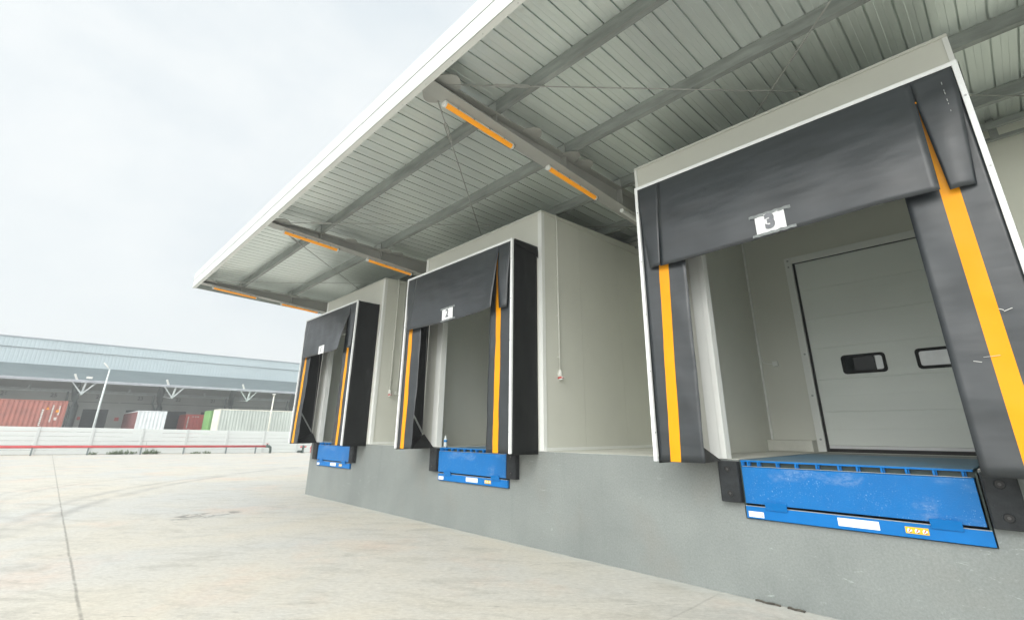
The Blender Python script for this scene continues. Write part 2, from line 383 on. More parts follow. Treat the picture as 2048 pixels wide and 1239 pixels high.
sd = bpy.data.lights.new('sun', 'SUN'); so = bpy.data.objects.new('sun', sd); COL.objects.link(so)
sd.energy = 1.5; sd.angle = R(30); sd.color = (1, .975, .93)
dirv = Vector((math.sin(SUN_AZ) * math.cos(SUN_EL), math.cos(SUN_AZ) * math.cos(SUN_EL), math.sin(SUN_EL)))
so.rotation_euler = dirv.to_track_quat('Z', 'Y').to_euler(); so.location = (0, -20, 30)

# ------------------------------------------------------------------ platform and main building
PX0, PX1, HP = -13.5, 14.0, 1.4
xs = [PX0] + sum([[d - 1.03, d + 1.03] for d in DX], []) + [PX1]
pl = thing('loading_platform', 'long grey-green raised loading platform that carries the three docks', 'loading platform', (-13.5, 0, 0))
mb = MB().use('render'); mb.cells(xs, [0, 2.55, 3.4], [-.3, .79, HP], lambda x, y, z: not (y < 2.55 and z > .79 and any(abs(x - d) < 1.03 for d in DX)))
b = mb.build('platform_body', None, pl); 
mb = MB(); 
for a, c in zip(xs[0::2], xs[1::2]):
    mb = MB(); mb.box(a + .004, c - .004, .012, 3.39, HP + .001, HP + .006); mb.build('platform_floor', 'floor', pl)
mb = MB()
for d in DX:
    mb = MB(); mb.prism([(.06, .793), (2.5, .793), (2.5, .80), (.92, .80), (.92, 1.30), (.90, 1.30), (.90, .80), (.06, .80)], 'x', d - 1.026, d + 1.026); mb.build('leveller_pit', 'black', pl)

WX0, WX1, WY = -15.0, 14.0, 3.4
wh = thing('warehouse', 'pale grey panel-clad warehouse behind the three docks', 'warehouse', (0, WY, 0))
DW, DZ0, DZ1 = (-.97, 1.52), 1.406, 4.66
xs = [WX0] + sum([[d + DW[0] - .02, d + DW[1] + .02] for d in DX], []) + [WX1]
mb = MB(); mb.cells(xs, [WY, WY + .15], [HP - 1.4, HP + .006, DZ1 + .02, 6.06], lambda x, y, z: not (HP + .006 < z < DZ1 + .02 and any(d + DW[0] - .02 < x < d + DW[1] + .02 for d in DX)))
for k in range(26):
    x = WX0 + .55 + k * 1.12
    op_ = any(d + DW[0] - .14 < x < d + DW[1] + .14 for d in DX)
    mb.use('black').box(x, x + .005, WY - .0015, WY + .01, DZ1 + .2 if op_ else 1.42, 6.05); mb.cur = 0
mb.mats = ['panel', 'black']
mb.build('wall', None, wh)
mb = MB(); mb.box(WX0, WX1, WY - .07, WY + .16, 6.062, 6.095); mb.build('wall_capping', 'trim', wh)
mb = MB(); mb.box(WX0, WX1, WY + .165, 16, 0, 8.4); mb.build('rear_hall', 'gable', wh)
for di, d in enumerate(DX):
    dr = bpy.data.objects.new('sectional_door', None); COL.objects.link(dr); dr.parent = wh; dr.location = Vector((d + .275, WY, HP)) - wh.location
    prof = []; n = 6; hp = (DZ1 - DZ0 - .10) / n; z = DZ0 + .10
    for k in range(n):
        zz = z + k * hp
        for q, dy in ((0, .008), (.006, 0)): prof.append((3.44 + dy, zz + q))
        for s in (.25, .5, .75):
            prof += [(3.44, zz + hp * s - .004), (3.442, zz + hp * s), (3.44, zz + hp * s + .004)] if s == .5 else []
        prof += [(3.44, zz + hp - .006), (3.448, zz + hp)]
    prof += [(3.5, DZ1), (3.5, DZ0 + .10)]
    mb = MB(); mb.prism(prof, 'x', d + DW[0] + .03, d + DW[1] - .03); mb.build('door_leaf', 'door', dr)
    mb = MB(); mb.box(d + DW[0] + .03, d + DW[1] - .03, 3.438, 3.5, DZ0 + .055, DZ0 + .098); mb.build('bottom_rail', 'alu', dr)
    mb = MB(); mb.box(d + DW[0] + .03, d + DW[1] - .03, 3.43, 3.5, DZ0 - .004, DZ0 + .053); mb.build('bottom_gasket', 'black', dr)
    mb = MB()
    for xa, xb in ((DW[0] - .0, DW[0] + .028), (DW[1] - .028, DW[1])): mb.box(d + xa, d + xb, 3.41, 3.53, DZ0, DZ1)
    mb.box(d + DW[0], d + DW[1], 3.41, 3.53, DZ1 + .001, DZ1 + .018); mb.build('side_gasket', 'black', dr)
    mb = MB()
    for xa, xb in ((DW[0] - .12, DW[0] - .002), (DW[1] + .002, DW[1] + .12)): mb.box(d + xa, d + xb, 3.365, 3.399, DZ0 + .001, DZ1 + .12)
    mb.box(d + DW[0] - .001, d + DW[1] + .001, 3.367, 3.399, DZ1 + .002, DZ1 + .12)
    mb.build('door_frame', 'trim', dr, bevel=.004)
    for x0 in (-.53, .45):
        cx, cz, hw, hh, rr = d + x0 + .305, 2.775, .305, .155, .055
        def ring(hw, hh, rr, y): return [(cx + sx * (hw - rr) + rr * math.cos(t), y, cz + sz * (hh - rr) + rr * math.sin(t)) for (sx, sz, t0) in ((1, 1, 0), (-1, 1, 90), (-1, -1, 180), (1, -1, 270)) for t in (R(t0), R(t0 + 30), R(t0 + 60), R(t0 + 90))]
        A, B_, C_ = ring(hw, hh, rr, 3.438), ring(hw - .006, hh - .006, rr, 3.422), ring(hw - .045, hh - .045, .03, 3.422); D_ = ring(hw - .047, hh - .047, .03, 3.436)
        n = len(A); mb = MB(); mb.add(A + B_ + C_ + D_, [(i + k * n, (i + 1) % n + k * n, (i + 1) % n + (k + 1) * n, i + (k + 1) * n) for k in range(3) for i in range(n)])
        wn = mb.build('door_window', 'frame_black', dr)
        mb = MB(); 
        if x0 < 0:
            a, c_ = hw - .046, hh - .046
            mb.use('glass').box(cx - a, cx + .165, 3.434, 3.44, cz - c_, cz + c_); mb.use('bright_pane').add([(cx + .165, 3.434, cz - c_), (cx + a, 3.434, cz - c_), (cx + a, 3.434, cz + c_), (cx + .150, 3.434, cz + c_)], [(0, 1, 2, 3)])  # slanted pale piece paints the bright right end of this pane
        else: mb.use('bright_pane').face(ring(hw - .046, hh - .046, .03, 3.434))
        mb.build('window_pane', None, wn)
    for zz in (1.6, 2.3, 3.0, 4.6, 4.72):
        mb = MB(); mb.tube([(d + DW[0] - .06, 3.364, zz), (d + DW[0] - .06, 3.352, zz)], .017, 8); mb.build('fixing_screw', 'steel_lite', dr)

# ------------------------------------------------------------------ dock houses (insulated porches round each door)
BT = 5.67
for di, d in enumerate(DX):
    x0, x1 = d - (1.98, 1.99, 2.07)[di] + (.13 if di == 0 else 0), d + (1.90, 1.83, 1.742)[di]
    bt = BT - .03 * (2 - di) * .5
    ins = 1.80
    t = thing('dock_house', 'pale panel-clad dock house %s' % ('at the far end, behind curtain 1', 'with its whole side wall showing, behind curtain 2', 'with its sectional door showing, behind curtain 3')[di], 'dock house', (d, 0, HP), 'panel dock houses along the platform')
    zb = HP + .007
    # front panel with opening
    mb = MB(); mb.cells([x0, d - 1.17, d + 1.17, x1], [.0, .10], [zb, 4.45, bt], lambda x, y, z: not (abs(x - d) < 1.17 and z < 4.45))
    mb.build('front_panel', 'panel', t)
    # side walls with panel joints
    for sgn, xo, nm in ((-1, x0, 'side_wall'), (1, x1, 'side_wall')):
        js = [.101, 1.105, 1.111, 2.41, 2.416, 3.398]
        xi = d + sgn * ins if not (di == 2 and sgn > 0) else x1 - .12
        mb = MB()
        xsl = sorted([xo, xo - sgn * .006, xi])
        mb.cells(xsl, js, [zb, bt - .004], lambda x, y, z: not (abs(x - xo) < .006 and (1.105 < y < 1.111 or 2.41 < y < 2.416)))
        sw = mb.build(nm, 'panel', t)
        mb = MB(); mb.box(xo + sgn * .001, xo + sgn * .022, .03, 3.39, zb, zb + .05); mb.build('base_flashing', 'trim', sw)
        mb = MB(); mb.box(xi - sgn * .001, xi - sgn * .03, 3.365, 3.397, zb, bt - .2); mb.build('inner_corner_trim', 'trim', sw)
    mb = MB(); mb.prism([(-.012, bt + .001), (3.39, bt + .001), (3.39, bt + .19), (-.012, bt + .035)], 'x', x0 - .012, x1 + .012); mb.build('roof', 'panel', t)
    fw_ = .034 if di == 2 else .085
    for sgn, xo in ((-1, x0), (1, x1)):
        mb = MB()
        mb.prism([(xo + sgn * .010, -.010), (xo - sgn * fw_, -.010), (xo - sgn * fw_, -.001), (xo + sgn * .001, -.001), (xo + sgn * .001, .07), (xo + sgn * .010, .07)], 'z', zb, bt - .002)
        mb.build('corner_flashing', 'trim', t)
    mb = MB()
    for sgn in (-1, 1):
        xx = d + sgn * 1.17
        mb.prism([(xx + sgn * .19, -.008), (xx + sgn * .06, -.008), (xx + sgn * .055, -.016), (xx - sgn * .012, -.016), (xx - sgn * .012, .115), (xx - sgn * .002, .115), (xx - sgn * .002, -.001), (xx + sgn * .19, -.001)], 'z', zb, 4.438)
    mb.box(d - 1.17, d + 1.17, -.014, -.001, 4.44, 4.56)
    mb.build('opening_trim', 'trim', t)
    mb = MB(); mb.box(d - ins + .002, d + DW[0] - .13, 3.14, 3.397, zb, zb + .18); mb.build('corner_plinth', 'floor', t, bevel=.01)
    if di == 2:
        jb = MB(); jb.box(d - 1.58, d - 1.49, 3.36, 3.399, 2.84, 2.93); jb.tube([(d - 1.77, 3.385, 3.05), (d - 1.74, 3.385, 2.92), (d - 1.58, 3.385, 2.88)], .008, 6); jb.build('junction_box', 'trim', t, bevel=.006)

# ------------------------------------------------------------------ dock shelters
def shelter(di):
    d = DX[di]; hw, zt, zb = 1.725, 4.965, 1.38
    t = thing('dock_shelter', ('small-looking black dock shelter marked 1, farthest along the platform', 'black dock shelter marked 2 between the other two', 'largest-looking black dock shelter marked 3, its yellow stripes widest')[di], 'dock shelter', (d, 0, zb), 'black dock shelters with yellow stripes')
    sd = di * 1.9
    # frame
    mb = MB()
    mb.prism([(d - hw + .004, zt), (d + hw - .004, zt), (d + hw - .004, zt - .043), (d - hw + .004, zt - .043)], 'y', Y0 - .024, Y0 + .02) 
    tf = mb.build('top_rail', 'alu', t, bevel=.004)
    for s in (-1, 1):
        bx = d + s * (hw + (.035 if (di == 2 and s < 0) else -.01 if (di == 2 and s > 0) else 0))
        mb = MB()
        a = [(d + s * hw, Y0 - .02, zt + .004), (d + s * (hw - .044), Y0 - .02, zt + .004), (d + s * (hw - .044), Y0 + .02, zt + .004), (d + s * hw, Y0 + .02, zt + .004)]
        b_ = [(bx, Y0 - .02, zb), (bx - s * .044, Y0 - .02, zb), (bx - s * .044, Y0 + .02, zb), (bx, Y0 + .02, zb)]
        mb.add(a + b_, [(0, 1, 2, 3), (7, 6, 5, 4)] + [(i, i + 4, (i + 1) % 4 + 4, (i + 1) % 4) for i in range(4)])
        sr = mb.build('side_rail', 'alu', t, bevel=.004)
        mb = MB()
        for k in range(5):
            zz = 1.7 + k * .72; mb = MB(); mb.tube([(d + s * (hw - .022), Y0 - .0195, zz), (d + s * (hw - .022), Y0 - .026, zz)], .009, 8); mb.build('rail_screw', 'steel_lite', sr)
    # head curtain: main panel, slit at +-1.37, small end flaps
    sx = 1.37
    op = ((-.05, .10), (-.05, .05), (-.05, .03))[di]      # how far the panel's bottom corners have drifted inwards (left, right)
    bul = ((.0, .16), (.0, .075), (-.03, .02))[di]
    def main(u_, v_):
        z = zt - .03 - v_ * (zt - .03 - 3.74)
        x = -sx + u_ * 2 * sx
        lo = max(0, (4.64 - z) / .9)
        x += lo * (op[0] * (1 - u_) ** 3 - op[1] * .45 * u_ ** 3)
        y = Y0 - .014 - .05 * math.sin(v_ * math.pi * .7) - lo * (bul[0] * (1 - u_) ** 4 + bul[1] * u_ ** 4) - .013 * v_ * wob(x * 1.2, z, sd) - .005 * math.sin(v_ * 3.1) * wob(x * 2.3 + z * 2, z * 2.2, sd + 1) - .02 * v_
        z += .018 * v_ * math.sin(u_ * 5.2 + sd) - .012 * v_ * u_
        return (d + x, y, z)
    mb = MB(); mb.grid(main, 44, 22)
    hc = mb.build('head_curtain', 'fabric', t, smooth=True, solid=.004)
    for s in (-1, 1):
        def flap(u_, v_):
            z = zt - .03 - v_ * (zt - .03 - 3.735)
            lo = max(0, (4.64 - z) / .9)
            xa = sx + lo * .045; xb = 1.675 - .085 * lo
            x = xa + u_ * (xb - xa)
            y = Y0 - .014 - .03 * math.sin(v_ * math.pi * .8) - .012 * lo * math.sin(u_ * math.pi) + .03 * u_ ** 3 * v_ - .012 * v_ * wob(x * 3, z, sd + s) - (.03 * lo * (1 - u_) if s < 0 else 0)
            return (d + s * x, y, z)
        mb = MB(); mb.grid(flap, 8, 22); mb.build('head_flap', 'fabric', t, smooth=True, solid=.004)
    # side curtains with stripe
    for s in (-1, 1):
        def side(u_, v_, off=0.):
            z = zt - .06 - v_ * (zt - .06 - zb)
            xa = 1.10 + (.05 * v_ if (s < 0) else -.01 * v_); 
            x = xa + u_ * (hw - .03 - xa)
            y = Y0 + .022 + .013 * wob(x * 2, z * 1.5, sd + s * 2) * (1 - u_) + .006 * wob(x * 4, z * 3.1, sd - s) * math.sin(u_ * math.pi) + .02 * (1 - u_) * math.sin(v_ * 3) + off
            return (d + s * x, y, z)
        mb = MB(); mb.grid(side, 12, 44)
        sc = mb.build('side_curtain', 'fabric', t, smooth=True, solid=.004)
        def strp(u_, v_):
            vv = .03 + v_ * .9695; z = zt - .06 - vv * (zt - .06 - zb)
            xc = {(0, 1): 1.30, (1, 1): 1.27, (1, -1): 1.43}.get((di, s), 1.345) + (.085 if s < 0 and di != 1 else -.005) * max(0, (vv - .3) / .7) + u_ * .132
            xa = 1.10 + (.05 * vv if s < 0 else -.01 * vv); uu = (xc - xa) / (hw - .03 - xa)
            p = side(uu, vv, -.0045); return (d + s * xc, p[1], z)
        mb = MB(); mb.grid(strp, 4, 60); mb.build('yellow_stripe', 'yellow', sc, smooth=True)
        # outer cover between the frame and the dock house
        def cover(u_, v_):
            y = Y0 + .024 + u_ * (-.012 - Y0 - .024); z = zt - .01 - v_ * (zt - .01 - zb + .02)
            x = hw - .012 + .014 * wob(y * 5, z * 1.6, sd) * math.sin(u_ * math.pi) 
            return (d + s * x, y, z)
        mb = MB(); mb.grid(cover, 10, 40); mb.build('side_cover', 'fabric_dark', t, smooth=True, solid=.005)
        # bottom closing piece, sloping up towards the wall
        q = lambda x, y, z: (d + s * x, y, z)
        mb = MB(); xi = 1.16 if s < 0 else 1.09
        fo, fi, ri, pk, ro = q(hw - .02, Y0 + .03, zb), q(xi, Y0 + .03, zb + .003), q(1.22, -.03, zb + .004), q(1.60, -.03, zb + .27), q(hw - .02, -.03, zb - .005)
        mb.face([fo, fi, pk]); mb.face([fi, ri, pk]); mb.face([fo, ro, ri, fi]); mb.face([fo, pk, ro])
        mb.build('bottom_pocket', 'fabric_dark', t, solid=.004)
        # folding arms that hold the frame off the wall
        mb = MB(); mb.bar(q(hw - .075, Y0 + .10, 2.36), q(hw - .075, -.05, 1.68), .03, .03)
        mb.bar(q(hw - .075, -.03, 1.64), q(hw - .075, -.03, 4.8), .03, .02); mb.build('folding_arm', 'steel_lite', t)
        mb = MB(); mb.tube([q(hw - .10, -.16, 4.7), q(hw - .11, -.09, 3.0), q(hw - .10, -.06, 1.70)], .006, 5); mb.build('tension_cord', 'rod', t)
        if di == 2 and s > 0:
            for (x, z, L, an) in ((1.50, 2.63, .055, .35), (1.475, 2.655, .03, -.5), (1.235, 2.26, .05, -.25), (1.30, 2.285, .10, .05)):
                p_ = side((x - 1.10) / (hw - .03 - 1.10), .5, 0); yq = min(side((x - 1.1) / (hw - .13), (zt - .06 - z) / (zt - .06 - zb))[1], p_[1]) - .0085
                mb = MB(); mb.bar((d + x, yq, z), (d + x + L * math.cos(an), yq, z + L * math.sin(an)), .004 if L < .08 else .002, .004, (0, 1, 0)); mb.build('scuff_mark', 'lamp_white', sc)
    if di == 2:
        for k in range(6):
            z = 4.76 - k * .055 - (.02 if k % 2 else 0); mb = MB(); mb.box(d + 1.578, d + 1.583, Y0 - .046, Y0 - .03, z, z + (.022 if k in (0, 2, 3) else .012)); mb.build('staple', 'steel_lite', t)
        mb = MB(); mb.tube([(d + 1.37, Y0 - .05, 4.66), (d + 1.37, Y0 - .066, 4.66)], .006, 10); mb.build('eyelet', 'yellow', hc)
    def top(u_, v_):
        x = -hw + .01 + u_ * (2 * hw - .02); y = Y0 + .024 + v_ * (-.012 - Y0 - .024)
        return (d + x, y, zt - .004 - .03 * math.sin(v_ * math.pi) * (1 + .3 * math.sin(u_ * 20)))
    mb = MB(); mb.grid(top, 40, 8); mb.build('top_cover', 'fabric_dark', t, smooth=True, solid=.005)
    if di > 0:
        def drop(u_, v_):
            y = Y0 + .03 + u_ * (-.02 - Y0 - .03 + .012); z = zt + .004 - v_ * (.03 + .16 * u_ ** .5 + (.05 if u_ > .9 else 0))
            return (d + hw + .008 + .02 * math.sin(v_ * 2.2) * u_, y, z)
        mb = MB(); mb.grid(drop, 10, 5); mb.build('cover_overlap', 'fabric_dark', t, smooth=True, solid=.004)
    # paper number taped to the curtain
    n = thing('number_sign', 'white paper sheet printed with the number %s, taped to the %s curtain' % (NUM[di], ('farthest', 'middle', 'nearest')[di]), 'number sign', (d - .04, Y0 - .1, 3.75), 'paper dock numbers')
    ysf = min(main(.48, k)[1] for k in (.8, .85, .9, .95, 1)) - .006
    sz = ((-.24, .12, 3.74, 3.965), (-.19, .155, 3.755, 3.975), (-.20, .105, 3.772, 3.985))[di]
    tilt = .012
    def sh(u_, v_):
        x = sz[0] + u_ * (sz[1] - sz[0]); z = sz[2] + v_ * (sz[3] - sz[2])
        return (d + x, ysf - .004 * math.sin(u_ * 3.1) - .003 * v_, z + tilt * u_)
    mb = MB(); mb.grid(sh, 8, 6); mb.build('paper_sheet', 'white_paper', n, smooth=True)
    text_obj(NUM[di], 'printed_number', 'digit', n, (d + (sz[0] + sz[1]) / 2, ysf - .012, (sz[2] + sz[3]) / 2 + .01), .22, .95 if di == 2 else .88, .014 if di == 2 else .006)
    if di > 0:
        for zz, e0, e1, dz in ((sz[3] + .004, -.06, .07, .022), (sz[2] - .012, -.045 if di == 2 else -.03, .095, .02)):
            def tp(u_, v_):
                x = sz[0] + e0 + u_ * (sz[1] - sz[0] + e1 - e0)
                return (d + x, ysf - .008 - .004 * math.sin(u_ * 23 + v_ * 5), zz + (v_ - .5) * dz * 1.6 + tilt * u_ + .003 * math.sin(u_ * 31))
            mb = MB(); mb.grid(tp, 22, 3); mb.build('sticky_tape', 'tape', n, smooth=True)
    return t
for i in range(3): shelter(i)

# ------------------------------------------------------------------ dock levellers
d = DX[2]
lv = thing('dock_leveller', 'blue hydraulic dock leveller under curtain 3, its lip chalky with wear', 'dock leveller', (d, 0, .8), 'blue dock levellers')
mb = MB(); mb.box(d - 1.0, d + 1.0, .02, 2.5, 1.386, 1.402); mb.build('deck_plate', 'deck', lv)
mb = MB()
lx = [-.985, -.92, -.81, -.61, -.42, -.22, -.02, .14, .34, .53, .73, .93, 1.0]
mb.box(d - 1.0, d + 1.0, -.035, .019, 1.384, 1.400)
for x in lx[:-1]: mb.box(d + x - .009, d + x + .009, -.035, .019, 1.336, 1.3838); mb.box(d + x + .014, d + x + .022, -.030, .019, 1.336, 1.3838)
mb.build('hinge_lug', 'blue_bar', lv, bevel=.003)
mb = MB(); mb.box(d - .995, d + 1.0, .021, .03, 1.33, 1.3838); mb.build('hinge_recess', 'valve_green', lv)
mb = MB(); mb.prism([(-.062, 1.325), (-.05, 1.336), (.015, 1.336), (.015, 1.30), (-.022, 1.29), (-.040, .955), (-.062, .955)], 'x', d - .985, d + .995)
mb.build('lip_plate', 'blue', lv, bevel=.004)
mb = MB(); mb.box(d - .97, d + .98, -.064, -.046, 1.337, 1.3405); mb.build('lip_glint', 'steel_lite', lv)  # pale strip stands in for light caught on the lip's rounded top
mb = MB(); mb.box(d - 1.0, d + 1.02, -.045, .05, .803, .925); mb.build('subframe_bar', 'blue_bar', lv, bevel=.004)
mb = MB(); mb.box(d - 1.0, d + 1.02, -.0465, -.03, .9255, .931); mb.build('bar_edge', 'steel_lite', lv)
for x in (-.78, .62):
    mb = MB(); mb.prism([(-.047, .926), (-.047, .90), (-.060, .90), (-.088, .985), (-.075, .985), (-.063, .932)], 'x', d + x, d + x + .22); mb.build('lip_keeper', 'blue_bar', lv, bevel=.003)
ys_ = -.0462
mb = MB().use('white_paper'); mb.box(d - .975, d - .815, ys_, -.0445, .818, .875)
mb.use('sticker_grey')
for a, c, e, g_ in ((-.96, -.93, .85, .853), (-.96, -.945, .86, .868), (-.905, -.89, .832, .838), (-.875, -.862, .835, .842), (-.845, -.828, .828, .846), (-.95, -.92, .826, .829)): mb.box(d + a, d + c, ys_ - .0006, ys_, e, g_)
mb.build('rating_label', None, lv)
mb = MB(); mb.box(d - .11, d + .23, ys_, -.0445, .832, .905); mb.build('blank_label', 'white_paper', lv)
mb = MB().use('sticker_yellow'); mb.box(d + .425, d + .595, ys_, -.0445, .838, .893)
for k in range(3):
    x = d + .431 + k * .056
    mb.use('white_paper').prism([(x + .008, .846), (x + .040, .850), (x + .044, .870), (x + .016, .882), (x + .006, .866)], 'y', ys_ - .0006, ys_)
    mb.use('sticker_red').prism([(x + .012, .850), (x + .022, .852), (x + .036, .874), (x + .030, .878), (x + .018, .862)], 'y', ys_ - .0012, ys_ - .0006)
    mb.use('black').prism([(x + .020, .846), (x + .038, .848), (x + .040, .858), (x + .030, .854)], 'y', ys_ - .0012, ys_ - .0006)
    mb.use('sticker_yellow')
mb.build('warning_sticker', None, lv)
for a, c in ((-1.018, -1.004), (1.006, 1.02)):
    mb = MB(); mb.box(d + a, d + c, -.011, .4, .80, 1.38); mb.build('side_angle', 'valve_green', lv)
dup(lv, (DX[1], 0, .8), 'blue hydraulic dock leveller under curtain 2, between two black bumpers')
dup(lv, (DX[0], 0, .8), 'blue hydraulic dock leveller under curtain 1, smallest in the photo')

# ------------------------------------------------------------------ bumpers
bp_ = thing('dock_bumper', 'black rubber dock bumper left of the blue leveller under curtain 3', 'dock bumper', (d - 1.135, 0, .95), 'black rubber dock bumpers')
xc = d - 1.135
def hole(cx, cz, r0, r1, y0, y1, n=14): return [(cx + r0 * math.cos(2 * math.pi * k / n), y0, cz + r0 * math.sin(2 * math.pi * k / n)) for k in range(n)] + [(cx + r1 * math.cos(2 * math.pi * k / n), y1, cz + r1 * math.sin(2 * math.pi * k / n)) for k in range(n)]
mb = MB(); mb.prism([(xc - .115, 0), (xc + .115, 0), (xc + .115, -.085), (xc + .10, -.10), (xc - .10, -.10), (xc - .115, -.085)], 'z', .953, 1.385)
bo = mb.build('rubber_block', 'rubber', bp_, bevel=.008)
for zz in (1.30, 1.045):
    mb = MB().use('rubber'); n = 18
    # raised collar, sunken cup, bolt head
    mb.add(hole(xc, zz, .041, .034, -.0985, -.106, n), [(i, (i + 1) % n, (i + 1) % n + n, i + n) for i in range(n)])
    mb.add(hole(xc, zz, .034, .030, -.106, -.1005, n), [(i, (i + 1) % n, (i + 1) % n + n, i + n) for i in range(n)])
    mb.use('black').add([(xc + .0305 * math.cos(2 * math.pi * k / n), -.1007, zz + .0305 * math.sin(2 * math.pi * k / n)) for k in range(n)], [tuple(range(n))])
    mb.use('bolt').add(hole(xc, zz, .013, .012, -.1005, -.1035, 6), [(i, (i + 1) % 6, (i + 1) % 6 + 6, i + 6) for i in range(6)] + [tuple(range(6, 12))])
    mb.build('bolt_cup', None, bp_)
for di, side, lab in ((2, 1, 'black rubber dock bumper right of the blue leveller under curtain 3'), (1, -1, 'black rubber dock bumper left of the blue leveller under curtain 2'), (1, 1, 'black rubber dock bumper right of the blue leveller under curtain 2'), (0, -1, 'black rubber dock bumper left of the blue leveller under curtain 1'), (0, 1, 'black rubber dock bumper right of the blue leveller under curtain 1')):
    dup(bp_, (DX[di] + side * 1.15, 0, .95), lab)

# ------------------------------------------------------------------ canopy
CX0, CX1 = -15.55, 9.2
rz = lambda y: 6.155
PY = [-2.32, -.82, .75, 2.33]
cn = thing('canopy_roof', 'grey sheet-metal canopy roof with white fascia over the docks', 'canopy', (0, 0, 5.6))
prof = []; x = CX0; k = 0
P = .2375; off = (-2.845 - CX0) % P
xk = CX0 + off - P
top_, bot = [], []
pts = [(CX0, 0)]
while xk < CX1 - .05:
    if xk > CX0 + .05: pts += [(xk - .011, 0), (xk - .019, .045), (xk + .019, .045), (xk + .011, 0)]
    pts += [(xk + .085, 0), (xk + .09, .003), (xk + .15, .003), (xk + .155, 0)] if xk > CX0 - .05 else []
    xk += P
pts.append((CX1, 0))
pts = [p for p in pts if CX0 - .001 <= p[0] <= CX1 + .001]
mb = MB(); ya, yb = -3.40, 3.7
n = len(pts)
mb.add([(p[0], y, rz(y) + p[1]) for y in (ya, yb) for p in pts], [(i, i + 1, i + 1 + n, i + n) for i in range(n - 1)])
mb.build('roof_sheet', 'soffit', cn, weld=False, solid=.0015)
mb = MB(); mb.add([(CX0, ya - .03, rz(ya) + .06), (CX1, ya - .03, rz(ya) + .06), (CX1, yb, rz(yb) + .06), (CX0, yb, rz(yb) + .06)], [(0, 1, 2, 3)]); mb.build('roof_top', 'soffit', cn, solid=.01)
# fascia: two lapped courses, vertical laps, folded bottom lip
fy = -3.46
fx = [CX0 - .06, -12.07, -9.075, -6.08, -2.885, .11, 3.1, 6.1, CX1]
mb = MB()
for a, c in zip(fx[:-1], fx[1:]):
    mb.box(a + .005, c - .005, fy, fy + .012, 5.872, 6.084)
    mb.box(a + .005, c - .005, fy - .006, fy + .006, 6.096, 6.315)
mb.build('fascia', 'fascia', cn)
mb = MB(); mb.box(CX0 - .06, CX1, fy + .004, fy + .014, 5.86, 6.30); mb.build('fascia_backing', 'gable', cn)
mb = MB(); mb.box(CX0 - .06, CX1, fy + .001, fy + .095, 5.862, 5.871); mb.box(CX0 - .06, CX1, fy + .088, fy + .095, 5.8715, 5.96); mb.build('fascia_lip', 'trim', cn)
mb = MB()
for kx in range(44):
    x = CX0 + .3 + kx * .56; mb.tube([(x, fy + .06, 5.8615), (x, fy + .06, 5.859)], .006, 6)
mb.build('lip_rivet', 'steel_lite', cn)
mb = MB(); mb.add([(CX0 - .05, fy, 5.875), (CX0 - .05, yb, rz(yb) - .55), (CX0 - .05, yb, rz(yb) + .09), (CX0 - .05, fy, 6.25)], [(0, 1, 2, 3)]); mb.build('gable_trim', 'gable', cn, solid=.012)
# purlins (C sections running along the roof)
for k in range(4):
    y = PY[k]; zt_ = rz(y) - .004; h = .185; wd = .075
    mb = MB(); mb.prism([(y, zt_), (y + wd, zt_ - .005), (y + wd, zt_ - .022), (y + .006, zt_ - .012), (y + .006, zt_ - h + .006), (y + wd, zt_ - h + .002), (y + wd, zt_ - h + .022), (y + wd + .005, zt_ - h + .022), (y + wd + .005, zt_ - h - .004), (y, zt_ - h)], 'x', CX0, CX1)
    mb.build('purlin', 'purlin', cn)
# girders (I sections cantilevered from the warehouse)
gb = lambda y: 5.865 - .068 * (y + 3.36)
GX = [-14.88, -8.91, -2.94, 3.03]
for gi, gx in enumerate(GX):
    mb = MB(); a, c = -3.36, 3.39
    gt = lambda y: max(5.962, gb(y) + .10)
    for (w_, f0, f1) in ((.125, lambda y: gb(y), lambda y: gb(y) + .012), (.006, lambda y: gb(y) + .0121, lambda y: gt(y) - .0121), (.125, lambda y: gt(y) - .012, lambda y: gt(y))):
        mb.add([(gx + s * w_, y, z(y)) for y in (a, c) for s in (-1, 1) for z in (f0, f1)], [(0, 1, 3, 2), (4, 6, 7, 5), (0, 2, 6, 4), (1, 5, 7, 3), (0, 4, 5, 1), (2, 3, 7, 6)])
    gd = mb.build('girder', 'girder', cn)
    # end plates and stiffeners
    mb = MB()
    for y in (-3.35, -2.3, -.80, .77): mb.box(gx - .115, gx + .115, y, y + .01, gb(y) + .0125, 5.9495)
    mb.build('stiffener', 'girder', gd)
    # rounded brace gussets just under the roof
    for (gy, s) in ((-3.16, 1), (-3.16, -1), (-1.62, 1), (-.72, 1), (-.38, 1)):
        n = 16; rr = .155 if gy > -3 else .17; zc = 5.93
        ring_ = [(gx + s * (.10 + rr * (.5 + .9 * math.sin(math.pi * k / n))), gy - rr + 2 * rr * k / n + 0 * k, zc) for k in range(n + 1)]
        ring_ = [(gx + s * .08, gy - rr, zc)] + ring_ + [(gx + s * .08, gy + rr, zc)]
        mb = MB(); m_ = len(ring_); mb.add(ring_ + [(p[0], p[1], p[2] + .014) for p in ring_], [tuple(range(m_)), tuple(range(2 * m_ - 1, m_ - 1, -1))] + [(i, i + m_, (i + 1) % m_ + m_, (i + 1) % m_) for i in range(m_)])
        mb.build('gusset_plate', 'girder', gd)
    for k in range(4):      # purlin cleats and bolts
        y = PY[k]
        mb = MB(); mb.box(gx - .12, gx + .12, y - .011, y - .001, 5.964, rz(y) - .03)
        for bx in (-.10, .10):
            for bz in (.06, .13): mb.tube([(gx + bx, y + .004, rz(y) - bz), (gx + bx, y - .016, rz(y) - bz)], .011, 6)
        mb.build('purlin_cleat', 'steel_lite', gd)
